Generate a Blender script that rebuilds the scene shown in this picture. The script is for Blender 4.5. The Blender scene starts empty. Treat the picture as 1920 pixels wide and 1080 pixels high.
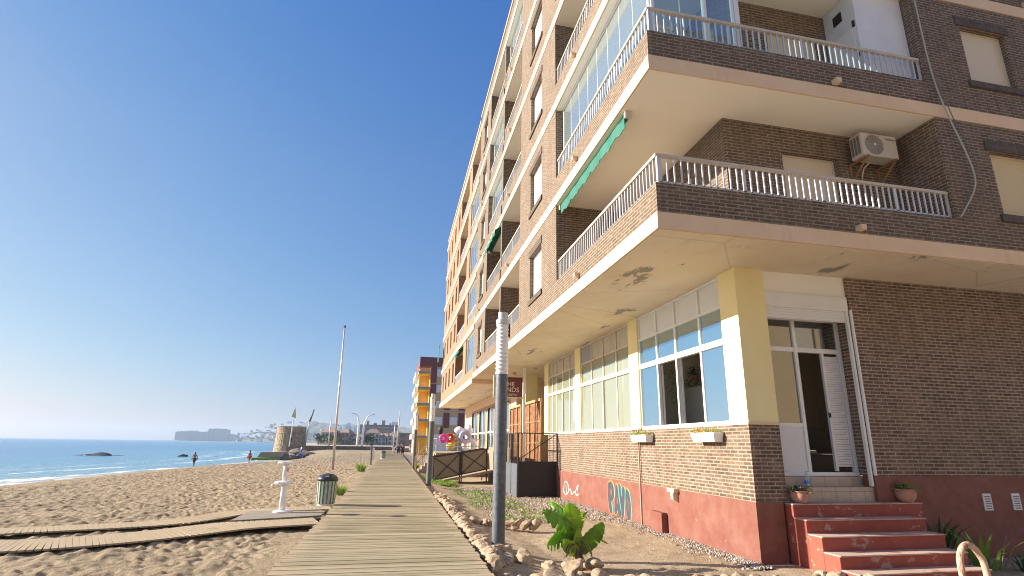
import bpy, math, random
import numpy as np
from mathutils import Vector, Matrix, noise
random.seed(7); rng = np.random.default_rng(5)
R = math.radians
C = bpy.context.scene.collection
sc = bpy.context.scene
# ------------------------------------------------------------------ camera, sky, sun, exposure
CAM_H = 1.7
def cam_axes(y, p, r):
    cy, sy, cp, sp = math.cos(y), math.sin(y), math.cos(p), math.sin(p)
    f = Vector((sy*cp, cy*cp, sp)); ri = Vector((cy, -sy, 0)); up = ri.cross(f)
    return math.cos(r)*ri + math.sin(r)*up, -math.sin(r)*ri + math.cos(r)*up, f
ri, up, fw = cam_axes(.2130, .2696, .0146)
cd = bpy.data.cameras.new('camera'); cam = bpy.data.objects.new('camera', cd); C.objects.link(cam)
m = Matrix((ri, up, -fw)).transposed().to_4x4(); m.translation = Vector((0, 0, CAM_H)); cam.matrix_world = m
cd.sensor_width = 36; cd.lens = 36*1016.4/1920; cd.clip_start = .05; cd.clip_end = 30000
cd.shift_x = -10.2/1920; cd.shift_y = 13.3/1920
sc.camera = cam
SUN = Vector((-1, .285, .415)).normalized()
EL = math.asin(SUN.z); AZ = math.atan2(SUN.x, SUN.y)
w = bpy.data.worlds.new('World'); sc.world = w; w.use_nodes = True
nt = w.node_tree; nt.nodes.clear()
sky = nt.nodes.new('ShaderNodeTexSky'); sky.sky_type = 'NISHITA'; sky.sun_disc = False
sky.sun_elevation = EL; sky.sun_rotation = AZ; sky.air_density = 1.0; sky.dust_density = .5; sky.ozone_density = 3.0
bg = nt.nodes.new('ShaderNodeBackground'); bg.inputs[1].default_value = .052
ow = nt.nodes.new('ShaderNodeOutputWorld')
wbn = nt.nodes.new('ShaderNodeMix'); wbn.data_type = 'RGBA'; wbn.blend_type = 'MULTIPLY'; wbn.inputs[0].default_value = 1; 
tcw = nt.nodes.new('ShaderNodeTexCoord'); sxw = nt.nodes.new('ShaderNodeSeparateXYZ'); rw = nt.nodes.new('ShaderNodeValToRGB'); el_ = rw.color_ramp.elements
for _ in range(3): el_.new(.5)
for e_, (p_, c_) in zip(el_, ((0, (.46, .60, .80)), (.12, (.62, .76, .93)), (.25, (.75, .88, 1.0)), (.45, (.86, .98, 1.06)), (.85, (.68, .97, 1.2)))): e_.position = p_; e_.color = (*c_, 1)
nt.links.new(tcw.outputs['Generated'], sxw.inputs[0]); nt.links.new(sxw.outputs[2], rw.inputs[0]); nt.links.new(rw.outputs[0], wbn.inputs[7])
nt.links.new(sky.outputs[0], wbn.inputs[6]); sp_ = nt.nodes.new('ShaderNodeSeparateColor'); cb_ = nt.nodes.new('ShaderNodeCombineColor'); nt.links.new(wbn.outputs[2], sp_.inputs[0])
for i_, (cr, ou, ga) in enumerate(((1.555, 1.56, 1.3), (2.835, 2.58, .96), (4.95, 4.3, .5))):
    a_ = nt.nodes.new('ShaderNodeMath'); a_.operation = 'DIVIDE'; a_.inputs[1].default_value = cr; nt.links.new(sp_.outputs[i_], a_.inputs[0])
    b_ = nt.nodes.new('ShaderNodeMath'); b_.operation = 'POWER'; b_.inputs[1].default_value = ga; nt.links.new(a_.outputs[0], b_.inputs[0])
    c_ = nt.nodes.new('ShaderNodeMath'); c_.operation = 'MULTIPLY'; c_.inputs[1].default_value = ou; nt.links.new(b_.outputs[0], c_.inputs[0]); nt.links.new(c_.outputs[0], cb_.inputs[i_])
nt.links.new(cb_.outputs[0], bg.inputs[0]); nt.links.new(bg.outputs[0], ow.inputs[0])
sd = bpy.data.lights.new('sun', 'SUN'); sd.energy = 3.6; sd.angle = R(.55); sd.color = (1, .90, .76)
so = bpy.data.objects.new('sun', sd); C.objects.link(so); so.rotation_euler = SUN.to_track_quat('Z', 'Y').to_euler(); so.location = (-60, 0, 60)
sc.view_settings.view_transform = 'Standard'; sc.view_settings.look = 'None'; sc.view_settings.gamma = 1
sc.view_settings.exposure = 1.72
sc.cycles.filter_width = 1.05; sc.cycles.volume_bounces = 0; sc.cycles.max_bounces = 7; sc.cycles.diffuse_bounces = 5; sc.cycles.transparent_max_bounces = 12
# ------------------------------------------------------------------ materials
M = {}
def mat(name, col=(.5, .5, .5), rough=.8, metal=0, spec=.5, build=None):
    mt = bpy.data.materials.new(name); mt.use_nodes = True; n = mt.node_tree
    b = n.nodes['Principled BSDF']; b.inputs['Base Color'].default_value = (*col, 1); b.inputs['Roughness'].default_value = rough
    b.inputs['Metallic'].default_value = metal; b.inputs['Specular IOR Level'].default_value = spec
    M[name] = mt
    if build: build(n, b)
    return mt
def N(n, t, **kw):
    nd = n.nodes.new(t)
    for k, v in kw.items():
        if k in ('inp',):
            for a, c in v.items(): nd.inputs[a].default_value = c
        else: setattr(nd, k, v)
    return nd
def mapping(n, src='UV', scale=(1, 1, 1)):
    tc = N(n, 'ShaderNodeTexCoord'); mp = N(n, 'ShaderNodeMapping'); mp.inputs['Scale'].default_value = scale
    n.links.new(tc.outputs[src], mp.inputs[0]); return mp.outputs[0]
def noisetex(n, vec, s, d=4, r=.6):
    t = N(n, 'ShaderNodeTexNoise'); t.inputs['Scale'].default_value = s; t.inputs['Detail'].default_value = d; t.inputs['Roughness'].default_value = r
    n.links.new(vec, t.inputs['Vector']); return t.outputs['Fac']
def ramp(n, fac, stops, interp='LINEAR'):
    r = N(n, 'ShaderNodeValToRGB'); r.color_ramp.interpolation = interp
    e = r.color_ramp.elements
    while len(e) < len(stops): e.new(.5)
    for i, (p, c) in enumerate(stops):
        e[i].position = p; e[i].color = (*c, 1) if len(c) == 3 else c
    n.links.new(fac, r.inputs[0]); return r.outputs[0]
def g(v): return (v, v, v)
def mix(n, fac, a, b, mode='MIX'):
    x = N(n, 'ShaderNodeMix', data_type='RGBA', blend_type=mode)
    if isinstance(fac, (int, float)): x.inputs[0].default_value = fac
    else: n.links.new(fac, x.inputs[0])
    for i, v in ((6, a), (7, b)):
        if isinstance(v, tuple): x.inputs[i].default_value = (*v, 1) if len(v) == 3 else v
        else: n.links.new(v, x.inputs[i])
    return x.outputs[2]
def bump(n, b, h, strength=.5, dist=.02, prev=None):
    u = N(n, 'ShaderNodeBump'); u.inputs['Strength'].default_value = strength; u.inputs['Distance'].default_value = dist
    n.links.new(h, u.inputs['Height'])
    if prev: n.links.new(prev, u.inputs['Normal'])
    n.links.new(u.outputs[0], b.inputs['Normal']); return u.outputs[0]
def variegated(c1, c2, s=3, src='Object', bs=0, bd=.01, bscale=60, dirt=None, detail=6):
    def f(n, b):
        v = mapping(n, src); a = noisetex(n, v, s, detail, .65)
        c = ramp(n, a, [(.3, c1), (.7, c2)])
        if dirt:
            d = noisetex(n, mapping(n, src, (1, 1, .25)), dirt[0], 8, .7); c = mix(n, ramp(n, d, [(dirt[1], g(0)), (dirt[1]+dirt[3], g(1))]), c, dirt[2])
        n.links.new(c, b.inputs['Base Color'])
        if bs: bump(n, b, noisetex(n, v, bscale, 4), bs, bd)
    return f
def brick(c1, c2, mortar, wd=.262, rh=.0725, ms=.012, bs=.9, stain=(.3, .25, .2)):
    def f(n, b):
        v = mapping(n, 'UV'); t = N(n, 'ShaderNodeTexBrick'); n.links.new(v, t.inputs['Vector'])
        i = t.inputs; i['Scale'].default_value = 1; i['Brick Width'].default_value = wd; i['Row Height'].default_value = rh
        i['Mortar Size'].default_value = ms*1.25; i['Mortar Smooth'].default_value = .3; i['Bias'].default_value = 0
        i['Color1'].default_value = (*c1, 1); i['Color2'].default_value = (*c2, 1); i['Mortar'].default_value = (*mortar, 1)
        big = noisetex(n, v, .8, 7, .65); c = mix(n, ramp(n, big, [(.3, g(.0)), (.7, g(.5))]), t.outputs['Color'], stain); od = noisetex(n, mapping(n, 'UV', (4, 13, 1)), 1, 1); c = mix(n, .42, c, ramp(n, od, [(.3, g(.55)), (.5, g(.95)), (.68, g(1.25))]), 'MULTIPLY'); st_ = noisetex(n, mapping(n, 'UV', (3, .25, 1)), 2, 5); c = mix(n, .45, c, ramp(n, st_, [(.35, g(.6)), (.55, g(1))]), 'MULTIPLY')
        fine = noisetex(n, v, 60, 3); c = mix(n, .35, c, ramp(n, fine, [(.3, g(.35)), (.7, g(1))]), 'MULTIPLY')
        sm = noisetex(n, v, 3.5, 7, .7); c = mix(n, ramp(n, sm, [(.5, g(0)), (.72, g(.42))]), c, tuple(x*.8 for x in mortar))
        n.links.new(c, b.inputs['Base Color'])
        inv = N(n, 'ShaderNodeMath', operation='SUBTRACT'); inv.inputs[0].default_value = 1; n.links.new(t.outputs['Fac'], inv.inputs[1])
        p = bump(n, b, inv.outputs[0], bs, .012); bump(n, b, noisetex(n, v, 90, 3), .25, .01, p)
    return f
mat('brick_brown', rough=.85, build=brick((.088, .056, .040), (.215, .135, .090), (.50, .385, .285), stain=(.21, .14, .095)))
mat('brick_upper', rough=.85, build=brick((.105, .070, .044), (.165, .112, .072), (.44, .335, .24), ms=.010, stain=(.185, .135, .09)))
mat('brick_orange', rough=.85, build=brick((.33, .165, .085), (.40, .215, .115), (.46, .33, .22), stain=(.36, .21, .12)))
mat('brick_soldier', rough=.85, build=brick((.12, .082, .06), (.18, .125, .09), (.08, .06, .05), wd=.0725, rh=.26, stain=(.19, .155, .13)))
mat('cream_paint', rough=.75, build=variegated((.70, .50, .31), (.78, .58, .38), 1.6, bs=.15, bscale=40, dirt=(1.2, .60, (.45, .33, .22), .25)))
def soffit(base1, base2, peel):
    def f(n, b):
        v = mapping(n, 'Object'); a = noisetex(n, v, .7, 6, .7); c = ramp(n, a, [(.3, base1), (.7, base2)])
        if peel:
            pn = noisetex(n, mapping(n, 'Object', (1, .45, 1)), 1.15, 9, .62)
            pm = ramp(n, pn, [(.625, g(0)), (.635, g(1))])
            c = mix(n, ramp(n, pn, [(.58, g(0)), (.63, g(.35))]), c, (.50, .42, .30))
            c = mix(n, pm, c, (.30, .27, .22)); bump(n, b, pm, .6, -.02)
            vo = N(n, 'ShaderNodeTexVoronoi', feature='DISTANCE_TO_EDGE'); vo.inputs['Scale'].default_value = .55; wv = mix(n, .35, v, N(n, 'ShaderNodeTexNoise', inp={'Scale': 2.0}).outputs['Color']); n.links.new(wv, vo.inputs['Vector'])
            c = mix(n, ramp(n, vo.outputs['Distance'], [(.0, g(.45)), (.006, g(0))]), c, (.30, .24, .17))
        n.links.new(c, b.inputs['Base Color'])
    return f
mat('soffit_old', rough=.85, build=soffit((.66, .56, .40), (.76, .67, .52), True))
mat('soffit_white', rough=.85, build=soffit((.86, .84, .75), (.91, .89, .82), False))
def worn(c1, c2, chip, th, zs=.5, s=2.2):
    def f(n, b):
        v = mapping(n, 'Object'); a = noisetex(n, v, s, 7, .65); c = ramp(n, a, [(.3, c1), (.7, c2)])
        k = noisetex(n, mapping(n, 'Object', (1, 1, 1.8)), 3.0, 9, .68); km = ramp(n, k, [(th, g(0)), (th+.03, g(.8))])
        c = mix(n, km, c, chip); n.links.new(c, b.inputs['Base Color']); bump(n, b, noisetex(n, v, 30, 6), .35, .01)
    return f
mat('red_paint', rough=.75, build=worn((.180, .050, .032), (.245, .110, .080), (.34, .22, .17), .66))
mat('red_step', rough=.75, build=worn((.29, .060, .038), (.38, .095, .06), (.42, .30, .24), .59))
mat('tread_worn', rough=.85, build=worn((.46, .30, .24), (.58, .42, .34), (.35, .14, .09), .58))
mat('yellow_paint', rough=.8, build=variegated((.80, .69, .33), (.86, .77, .43), 1.1, bs=.15, bscale=50, dirt=(1.6, .60, (.52, .42, .22), .2)))
mat('white_frame', (.78, .78, .76), .4, build=variegated((.70, .70, .68), (.80, .80, .79), 2))
mat('white_door', (.74, .74, .74), .45, build=variegated((.62, .64, .67), (.76, .76, .76), 1.4, dirt=(2.5, .62, (.45, .45, .45), .06)))
mat('cream_frame', rough=.6, build=variegated((.55, .47, .36), (.66, .60, .48), 3, dirt=(3, .58, (.35, .22, .12), .08)))
mat('cream_panel', rough=.7, build=variegated((.46, .41, .31), (.56, .51, .41), 2, dirt=(2, .60, (.35, .35, .36), .02)))
mat('white_panel', rough=.6, build=variegated((.66, .68, .64), (.72, .74, .70), 2))
mat('grey_panel', (.30, .32, .33), .7)
mat('tile', rough=.5, build=lambda n, b: (lambda t: (n.links.new(mapping(n, 'UV'), t.inputs['Vector']), n.links.new(mix(n, .4, t.outputs['Color'], ramp(n, noisetex(n, mapping(n), 9), [(.3, g(.6)), (.7, g(1))]), 'MULTIPLY'), b.inputs['Base Color'])))(
    N(n, 'ShaderNodeTexBrick', offset=0, inp={'Scale': 1, 'Brick Width': .33, 'Row Height': .9, 'Mortar Size': .004, 'Color1': (.50, .40, .30, 1), 'Color2': (.56, .45, .34, 1), 'Mortar': (.2, .16, .13, 1)})))
def glass(name, tint, refl, under, rough=.015, clear=0):
    mt = bpy.data.materials.new(name); mt.use_nodes = True; n = mt.node_tree; n.nodes.clear(); M[name] = mt
    o = N(n, 'ShaderNodeOutputMaterial'); gl = N(n, 'ShaderNodeBsdfGlossy'); gl.inputs['Roughness'].default_value = rough; gl.inputs['Color'].default_value = (*tint, 1)
    if clear:
        tr_ = N(n, 'ShaderNodeBsdfTransparent'); tr_.inputs[0].default_value = (*under, 1); df_ = N(n, 'ShaderNodeBsdfDiffuse'); df_.inputs[0].default_value = (.55, .62, .64, 1)
        u = N(n, 'ShaderNodeMixShader'); u.inputs[0].default_value = .2 if name == 'glass_clear' else .06; n.links.new(tr_.outputs[0], u.inputs[1]); n.links.new(df_.outputs[0], u.inputs[2])
    else:
        u = N(n, 'ShaderNodeBsdfDiffuse'); u.inputs[0].default_value = (*under, 1)
    fr = N(n, 'ShaderNodeLayerWeight'); fr.inputs[0].default_value = .5; pw = N(n, 'ShaderNodeMath', operation='POWER'); pw.inputs[1].default_value = 3.5; n.links.new(fr.outputs['Facing'], pw.inputs[0])
    mr = N(n, 'ShaderNodeMapRange'); mr.inputs[3].default_value = refl; mr.inputs[4].default_value = min(1, refl+.75)
    n.links.new(pw.outputs[0], mr.inputs[0])
    ms = N(n, 'ShaderNodeMixShader'); n.links.new(mr.outputs[0], ms.inputs[0]); n.links.new(u.outputs[0], ms.inputs[1]); n.links.new(gl.outputs[0], ms.inputs[2]); n.links.new(ms.outputs[0], o.inputs[0])
glass('glass_blue', (.62, .80, .92), .62, (.06, .12, .17))
glass('glass_wash', (.9, .95, .92), .12, (.25, .27, .20))
glass('glass_clear', (.9, .95, 1), .13, (.80, .90, .90), clear=1)
glass('glass_dark', (.9, .9, .85), .34, (.30, .30, .27), clear=1)
glass('glass_far', (.8, .9, 1), .4, (.10, .14, .18))
mat('rail_bars', (.62, .62, .63), .35, metal=.35)
mat('rail_top', rough=.5, build=variegated((.50, .43, .33), (.60, .53, .43), 4))
def slats(c, per, amt=.5):
    def f(n, b):
        v = mapping(n, 'UV'); s = N(n, 'ShaderNodeSeparateXYZ'); n.links.new(v, s.inputs[0])
        m_ = N(n, 'ShaderNodeMath', operation='MULTIPLY'); n.links.new(s.outputs[1], m_.inputs[0]); m_.inputs[1].default_value = 1/per
        fr = N(n, 'ShaderNodeMath', operation='FRACT'); n.links.new(m_.outputs[0], fr.inputs[0])
        c2 = ramp(n, fr.outputs[0], [(.0, tuple(x*.55 for x in c)), (.12, c)]); n.links.new(c2, b.inputs['Base Color']); bump(n, b, fr.outputs[0], amt, .015)
    return f
mat('shutter', rough=.5, build=slats((.66, .58, .45), .045))
mat('shutter_yellow', rough=.5, build=slats((.66, .52, .30), .045))
mat('shutter_white', rough=.5, build=slats((.72, .72, .72), .06))
mat('steel_grey', rough=.55, metal=.2, build=variegated((.075, .085, .10), (.15, .165, .185), 14, bs=.1, bscale=80))
mat('galv', (.5, .5, .5), .45, metal=.4)
mat('dark_metal', (.035, .033, .032), .5, metal=.3)
mat('black', (.012, .012, .012), .6)
mat('rust', rough=.8, build=variegated((.42, .24, .17), (.62, .46, .36), 14, bs=.3, bscale=40, dirt=(7, .55, (.24, .10, .05), .05)))
mat('rust_bracket', (.32, .17, .08), .8)
mat('ribbed', (.8, .8, .78), .25, build=slats((.78, .78, .76), .085, .9))
mat('white_plastic', (.78, .79, .80), .35)
mat('bin_green', rough=.5, build=variegated((.10, .20, .14), (.16, .27, .20), 6))
mat('bin_rib', rough=.5, build=variegated((.33, .40, .33), (.42, .48, .41), 6))
mat('bin_lid', (.03, .035, .045), .35)
mat('awning', (.0, .17, .12), .7, build=variegated((.0, .115, .08), (.005, .16, .11), 3))
def leafy(c1, c2, s=8):
    def f(n, b):
        a = noisetex(n, mapping(n, 'Object'), s, 6, .7); n.links.new(ramp(n, a, [(.3, c1), (.62, c2), (.70, (c2[0]*1.4, c2[1]*1.1, c2[2])), (.76, (.30, .22, .08))]), b.inputs['Base Color']); bump(n, b, noisetex(n, mapping(n, 'Object', (1, 1, .3)), 45, 2), .4, .01)
        b.inputs['Subsurface Weight'].default_value = 0
        tr = N(n, 'ShaderNodeBsdfTranslucent'); tr.inputs[0].default_value = (c2[0]*1.3, c2[1]*1.5, c2[2], 1); ms = N(n, 'ShaderNodeMixShader'); ms.inputs[0].default_value = .35
        o = n.nodes['Material Output']; n.links.new(b.outputs[0], ms.inputs[1]); n.links.new(tr.outputs[0], ms.inputs[2]); n.links.new(ms.outputs[0], o.inputs[0])
    return f
mat('leaf', rough=.35, build=leafy((.10, .22, .03), (.22, .38, .05)))
mat('leaf_pale', rough=.35, build=leafy((.30, .46, .04), (.40, .55, .06)))
mat('leaf_dark', rough=.45, build=leafy((.02, .07, .02), (.05, .12, .03)))
mat('far_leaf', (.07, .09, .05), .9); mat('grass', rough=.7, build=leafy((.12, .20, .03), (.22, .30, .06)))
mat('dead_leaf', rough=.8, build=variegated((.16, .09, .05), (.32, .20, .11), 9))
mat('stem', rough=.6, build=variegated((.28, .32, .08), (.38, .36, .14), 9))
mat('flower_red', (.65, .06, .03), .6); mat('flower_yellow', (.75, .45, .03), .6); mat('flower_pink', (.6, .15, .4), .6)
mat('terracotta', rough=.8, build=worn((.42, .20, .15), (.50, .28, .22), (.62, .50, .44), .56, s=8))
def rock(n, b):
    v = mapping(n, 'Object'); oi = N(n, 'ShaderNodeObjectInfo'); a = noisetex(n, v, 5, 7, .65)
    c = ramp(n, a, [(.28, (.30, .20, .12)), (.5, (.52, .40, .28)), (.72, (.66, .57, .45))])
    c = mix(n, .5, c, ramp(n, oi.outputs['Random'], [(0, (.55, .42, .30)), (.5, (.95, .85, .72)), (1, (.75, .72, .70))]), 'MULTIPLY')
    n.links.new(c, b.inputs['Base Color']); bump(n, b, noisetex(n, v, 14, 8, .7), .7, .04)
mat('rock', rough=.9, build=rock)
def stonework(n, b):
    v = mapping(n, 'Object'); t = N(n, 'ShaderNodeTexVoronoi'); t.inputs['Scale'].default_value = 2.2; n.links.new(v, t.inputs['Vector'])
    a = noisetex(n, v, .6, 6); c = ramp(n, a, [(.3, (.34, .24, .14)), (.7, (.50, .38, .24))]); sc_ = N(n, 'ShaderNodeSeparateColor'); n.links.new(t.outputs['Color'], sc_.inputs[0]); c = mix(n, .5, c, ramp(n, sc_.outputs[0], [(0, g(.5)), (1, g(1.15))]), 'MULTIPLY')
    d = ramp(n, noisetex(n, v, 1.8, 8, .7), [(.35, g(.55)), (.6, g(1))]); c = mix(n, 1, c, d, 'MULTIPLY')
    n.links.new(c, b.inputs['Base Color']); bump(n, b, t.outputs['Distance'], .7, .15)
mat('stonework', rough=.9, build=stonework)
mat('dark_stone', rough=.95, build=variegated((.10, .075, .055), (.24, .18, .13), 1.5, bs=.8, bd=.2, bscale=3))
mat('concrete_jetty', rough=.9, build=variegated((.28, .20, .13), (.40, .31, .21), 1, bs=.4, bd=.1, bscale=4))
mat('algae', (.20, .27, .03), .9)
mat('wet_rock', rough=.5, build=variegated((.03, .035, .035), (.10, .09, .08), 2, bs=.8, bd=.2, bscale=3))
def sand(n, b):
    v = mapping(n, 'Object'); a = noisetex(n, v, .5, 6, .6)
    c = ramp(n, a, [(.3, (.34, .262, .165)), (.7, (.43, .338, .222))])
    f1 = noisetex(n, v, 16, 7, .75); c = mix(n, .55, c, ramp(n, f1, [(.34, g(.45)), (.5, g(.95)), (.7, g(1.1))]), 'MULTIPLY')
    at = N(n, 'ShaderNodeAttribute', attribute_name='wet'); c = mix(n, at.outputs['Fac'], c, (.20, .145, .095)); n.links.new(c, b.inputs['Base Color'])
    big = noisetex(n, mapping(n, 'Object', (1, .75, .2)), 5.5, 6, .7); p = bump(n, b, big, .9, .10); bump(n, b, noisetex(n, v, 11, 6, .7), .8, .05, p)
mat('sand', rough=.95, spec=.2, build=sand)
def soil(n, b):
    v = mapping(n, 'Object'); a = noisetex(n, v, .9, 7, .65); c = ramp(n, a, [(.3, (.34, .25, .16)), (.7, (.46, .36, .245))])
    f1 = noisetex(n, v, 35, 6, .75); c = mix(n, .75, c, ramp(n, f1, [(.38, g(.35)), (.5, g(.95)), (.66, g(1.2))]), 'MULTIPLY')
    n.links.new(c, b.inputs['Base Color']); p = bump(n, b, noisetex(n, v, 3.5, 6), .5, .08); bump(n, b, noisetex(n, v, 40, 4), .6, .015, p)
mat('soil', rough=.95, spec=.2, build=soil)
mat('paving', rough=.9, build=variegated((.30, .26, .23), (.40, .35, .31), 3, bs=.3, bscale=50))
def gravelm(n, b):
    at = N(n, 'ShaderNodeAttribute', attribute_name='rnd'); n.links.new(ramp(n, at.outputs['Fac'], [(0, (.10, .085, .075)), (.5, (.30, .25, .21)), (1, (.58, .50, .42))]), b.inputs['Base Color'])
mat('gravel', rough=.9, build=gravelm)
def boards(n, b):
    v = mapping(n, 'UV', (.8, 22, 1)); at = N(n, 'ShaderNodeAttribute', attribute_name='rnd'); a = noisetex(n, v, 2, 6, .65)
    c = ramp(n, at.outputs['Fac'], [(0, (.26, .21, .125)), (.5, (.35, .29, .18)), (1, (.43, .365, .24))])
    c = mix(n, .7, c, ramp(n, a, [(.3, g(.55)), (.7, g(1.08))]), 'MULTIPLY')
    sa = noisetex(n, mapping(n, 'Object'), .6, 6, .7); c = mix(n, ramp(n, sa, [(.48, g(0)), (.72, g(.75))]), c, (.40, .32, .215))
    kn = noisetex(n, mapping(n, 'Object'), 9, 2); c = mix(n, ramp(n, kn, [(.74, g(0)), (.77, g(.8))]), c, (.12, .07, .04))
    sx = N(n, 'ShaderNodeSeparateXYZ'); tcb = N(n, 'ShaderNodeTexCoord'); n.links.new(tcb.outputs['UV'], sx.inputs[0]); ab = N(n, 'ShaderNodeMath', operation='ABSOLUTE'); n.links.new(sx.outputs[0], ab.inputs[0]); me_ = N(n, 'ShaderNodeMapRange', inp={1: .9, 2: 1.5, 4: .35}); n.links.new(ab.outputs[0], me_.inputs[0]); ad = N(n, 'ShaderNodeMath'); n.links.new(me_.outputs[0], ad.inputs[0]); n.links.new(noisetex(n, mapping(n, 'Object'), 1.6, 7, .7), ad.inputs[1]); c = mix(n, ramp(n, ad.outputs[0], [(.68, g(0)), (.80, g(.85))]), c, (.40, .315, .205))
    n.links.new(c, b.inputs['Base Color']); bump(n, b, a, .35, .01)
mat('boards', rough=.85, spec=.25, build=boards)
mat('mat_grey', rough=.9, build=variegated((.20, .17, .13), (.28, .24, .19), 5))
def latt(n, b):
    v = mapping(n, 'UV', (5, 3, 1)); a = noisetex(n, v, 1.6, 8, .8); n.links.new(ramp(n, a, [(.38, (.05, .02, .008)), (.5, (.20, .08, .03)), (.62, (.42, .20, .08))]), b.inputs['Base Color']); bump(n, b, a, .6, .03)
mat('reed', rough=.8, build=latt)
mat('timber', rough=.7, build=variegated((.36, .21, .09), (.46, .30, .14), 3))
mat('mesh_panel', rough=.8, build=variegated((.24, .18, .12), (.32, .25, .17), 20))
mat('sign_maroon', (.13, .018, .022), .4); mat('sign_letters', (.72, .66, .58), .5)
mat('sofa', (.16, .13, .11), .9); mat('dark_door', (.03, .027, .025), .5); mat('inner_wall', (.68, .64, .55), .9); mat('inner_light', (.75, .72, .64), .9)
mat('casing', rough=.5, build=variegated((.50, .46, .38), (.56, .52, .45), 3)); mat('fan_grey', (.16, .15, .14), .5); mat('logo_blue', (.04, .05, .2), .5)
mat('cable', (.42, .42, .34), .6); mat('cable_dark', (.18, .16, .13), .6)
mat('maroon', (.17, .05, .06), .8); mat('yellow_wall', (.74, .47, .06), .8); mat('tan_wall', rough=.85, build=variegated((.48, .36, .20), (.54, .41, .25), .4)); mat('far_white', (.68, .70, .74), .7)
mat('skin', (.50, .28, .19), .6); mat('skin_tan', (.30, .15, .09), .6); mat('hair', (.03, .02, .015), .7); mat('navy', (.02, .03, .09), .8); mat('black_cloth', (.02, .02, .025), .8); mat('pink_cloth', (.6, .2, .3), .8); mat('teal_cloth', (.12, .35, .32), .8); mat('red_cloth', (.5, .05, .04), .8); mat('white_cloth', (.75, .75, .75), .8); mat('blue_cloth', (.06, .12, .5), .8)
mat('infl_pink', (.85, .06, .35), .25); mat('infl_yellow', (.62, .46, .08), .3); mat('infl_white', (.8, .8, .82), .25); mat('infl_lilac', (.50, .42, .56), .3); mat('infl_blue', (.08, .25, .6), .25); mat('infl_red', (.6, .04, .05), .25)
mat('spray_dark', (.05, .05, .065), .7); mat('spray_teal', (.05, .52, .42), .7); mat('spray_orange', (.80, .20, .03), .7); mat('spray_white', (.70, .68, .66), .8)
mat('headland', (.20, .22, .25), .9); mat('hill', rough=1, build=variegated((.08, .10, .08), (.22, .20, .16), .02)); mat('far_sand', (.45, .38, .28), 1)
mat('house_white', rough=.9, build=lambda n, b: n.links.new(ramp(n, N(n, 'ShaderNodeObjectInfo').outputs['Random'], [(0, (.60, .58, .54)), (.5, (.46, .40, .33)), (.8, (.56, .54, .52)), (1, (.38, .24, .17))]), b.inputs['Base Color']))
mat('roof_tile', (.36, .235, .17), .9); mat('far_brown', (.27, .19, .15), .9); mat('far_glass', (.10, .10, .12), .4); mat('far_grey', (.30, .29, .29), .9)
def sea(n, b):
    tc = N(n, 'ShaderNodeTexCoord'); mp = N(n, 'ShaderNodeMapping'); mp.inputs['Rotation'].default_value = (0, 0, R(-8)); mp.inputs['Scale'].default_value = (1, .35, 1); n.links.new(tc.outputs['Object'], mp.inputs[0])
    a1 = noisetex(n, mp.outputs[0], .9, 8, .62); a2 = noisetex(n, mp.outputs[0], .12, 4, .5)
    at = N(n, 'ShaderNodeAttribute', attribute_name='off'); d = at.outputs['Fac']
    deep = ramp(n, N(n, 'ShaderNodeMapRange', inp={1: 0, 2: 60}).outputs[0], [(0, g(0)), (1, g(1))])
    mr = N(n, 'ShaderNodeMapRange', inp={1: 0.0, 2: 55.0}); n.links.new(d, mr.inputs[0])
    c = ramp(n, mr.outputs[0], [(0, (.26, .30, .26)), (.12, (.15, .33, .38)), (.5, (.07, .26, .38)), (1, (.04, .20, .36))])
    # foam: broken bands following the shoreline
    wob = N(n, 'ShaderNodeMath', operation='MULTIPLY_ADD'); n.links.new(a2, wob.inputs[0]); wob.inputs[1].default_value = 9; n.links.new(d, wob.inputs[2])
    sn = N(n, 'ShaderNodeMath', operation='MULTIPLY'); n.links.new(wob.outputs[0], sn.inputs[0]); sn.inputs[1].default_value = 1.05
    si = N(n, 'ShaderNodeMath', operation='SINE'); n.links.new(sn.outputs[0], si.inputs[0])
    band = ramp(n, si.outputs[0], [(.55, g(0)), (.88, g(1))])
    near = N(n, 'ShaderNodeMapRange', inp={1: 22.0, 2: 4.0}); n.links.new(d, near.inputs[0])
    brk = ramp(n, noisetex(n, mp.outputs[0], .55, 6, .7), [(.38, g(0)), (.54, g(1))])
    m1 = mix(n, 1, band, near.outputs[0], 'MULTIPLY'); m1 = mix(n, 1, m1, brk, 'MULTIPLY')
    edge = N(n, 'ShaderNodeMapRange', inp={1: 2.6, 2: .6}); n.links.new(d, edge.inputs[0]); e2 = mix(n, 1, edge.outputs[0], ramp(n, a1, [(.35, g(.2)), (.6, g(1))]), 'MULTIPLY')
    fo = mix(n, 1, m1, e2, 'ADD'); c = mix(n, fo, c, (.75, .76, .75)); n.links.new(c, b.inputs['Base Color'])
    n.links.new(mix(n, fo, g(.22), g(.8)), b.inputs['Roughness'])
    p = bump(n, b, a1, .9, .35); 
mat('sea', rough=.22, build=sea)
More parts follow.
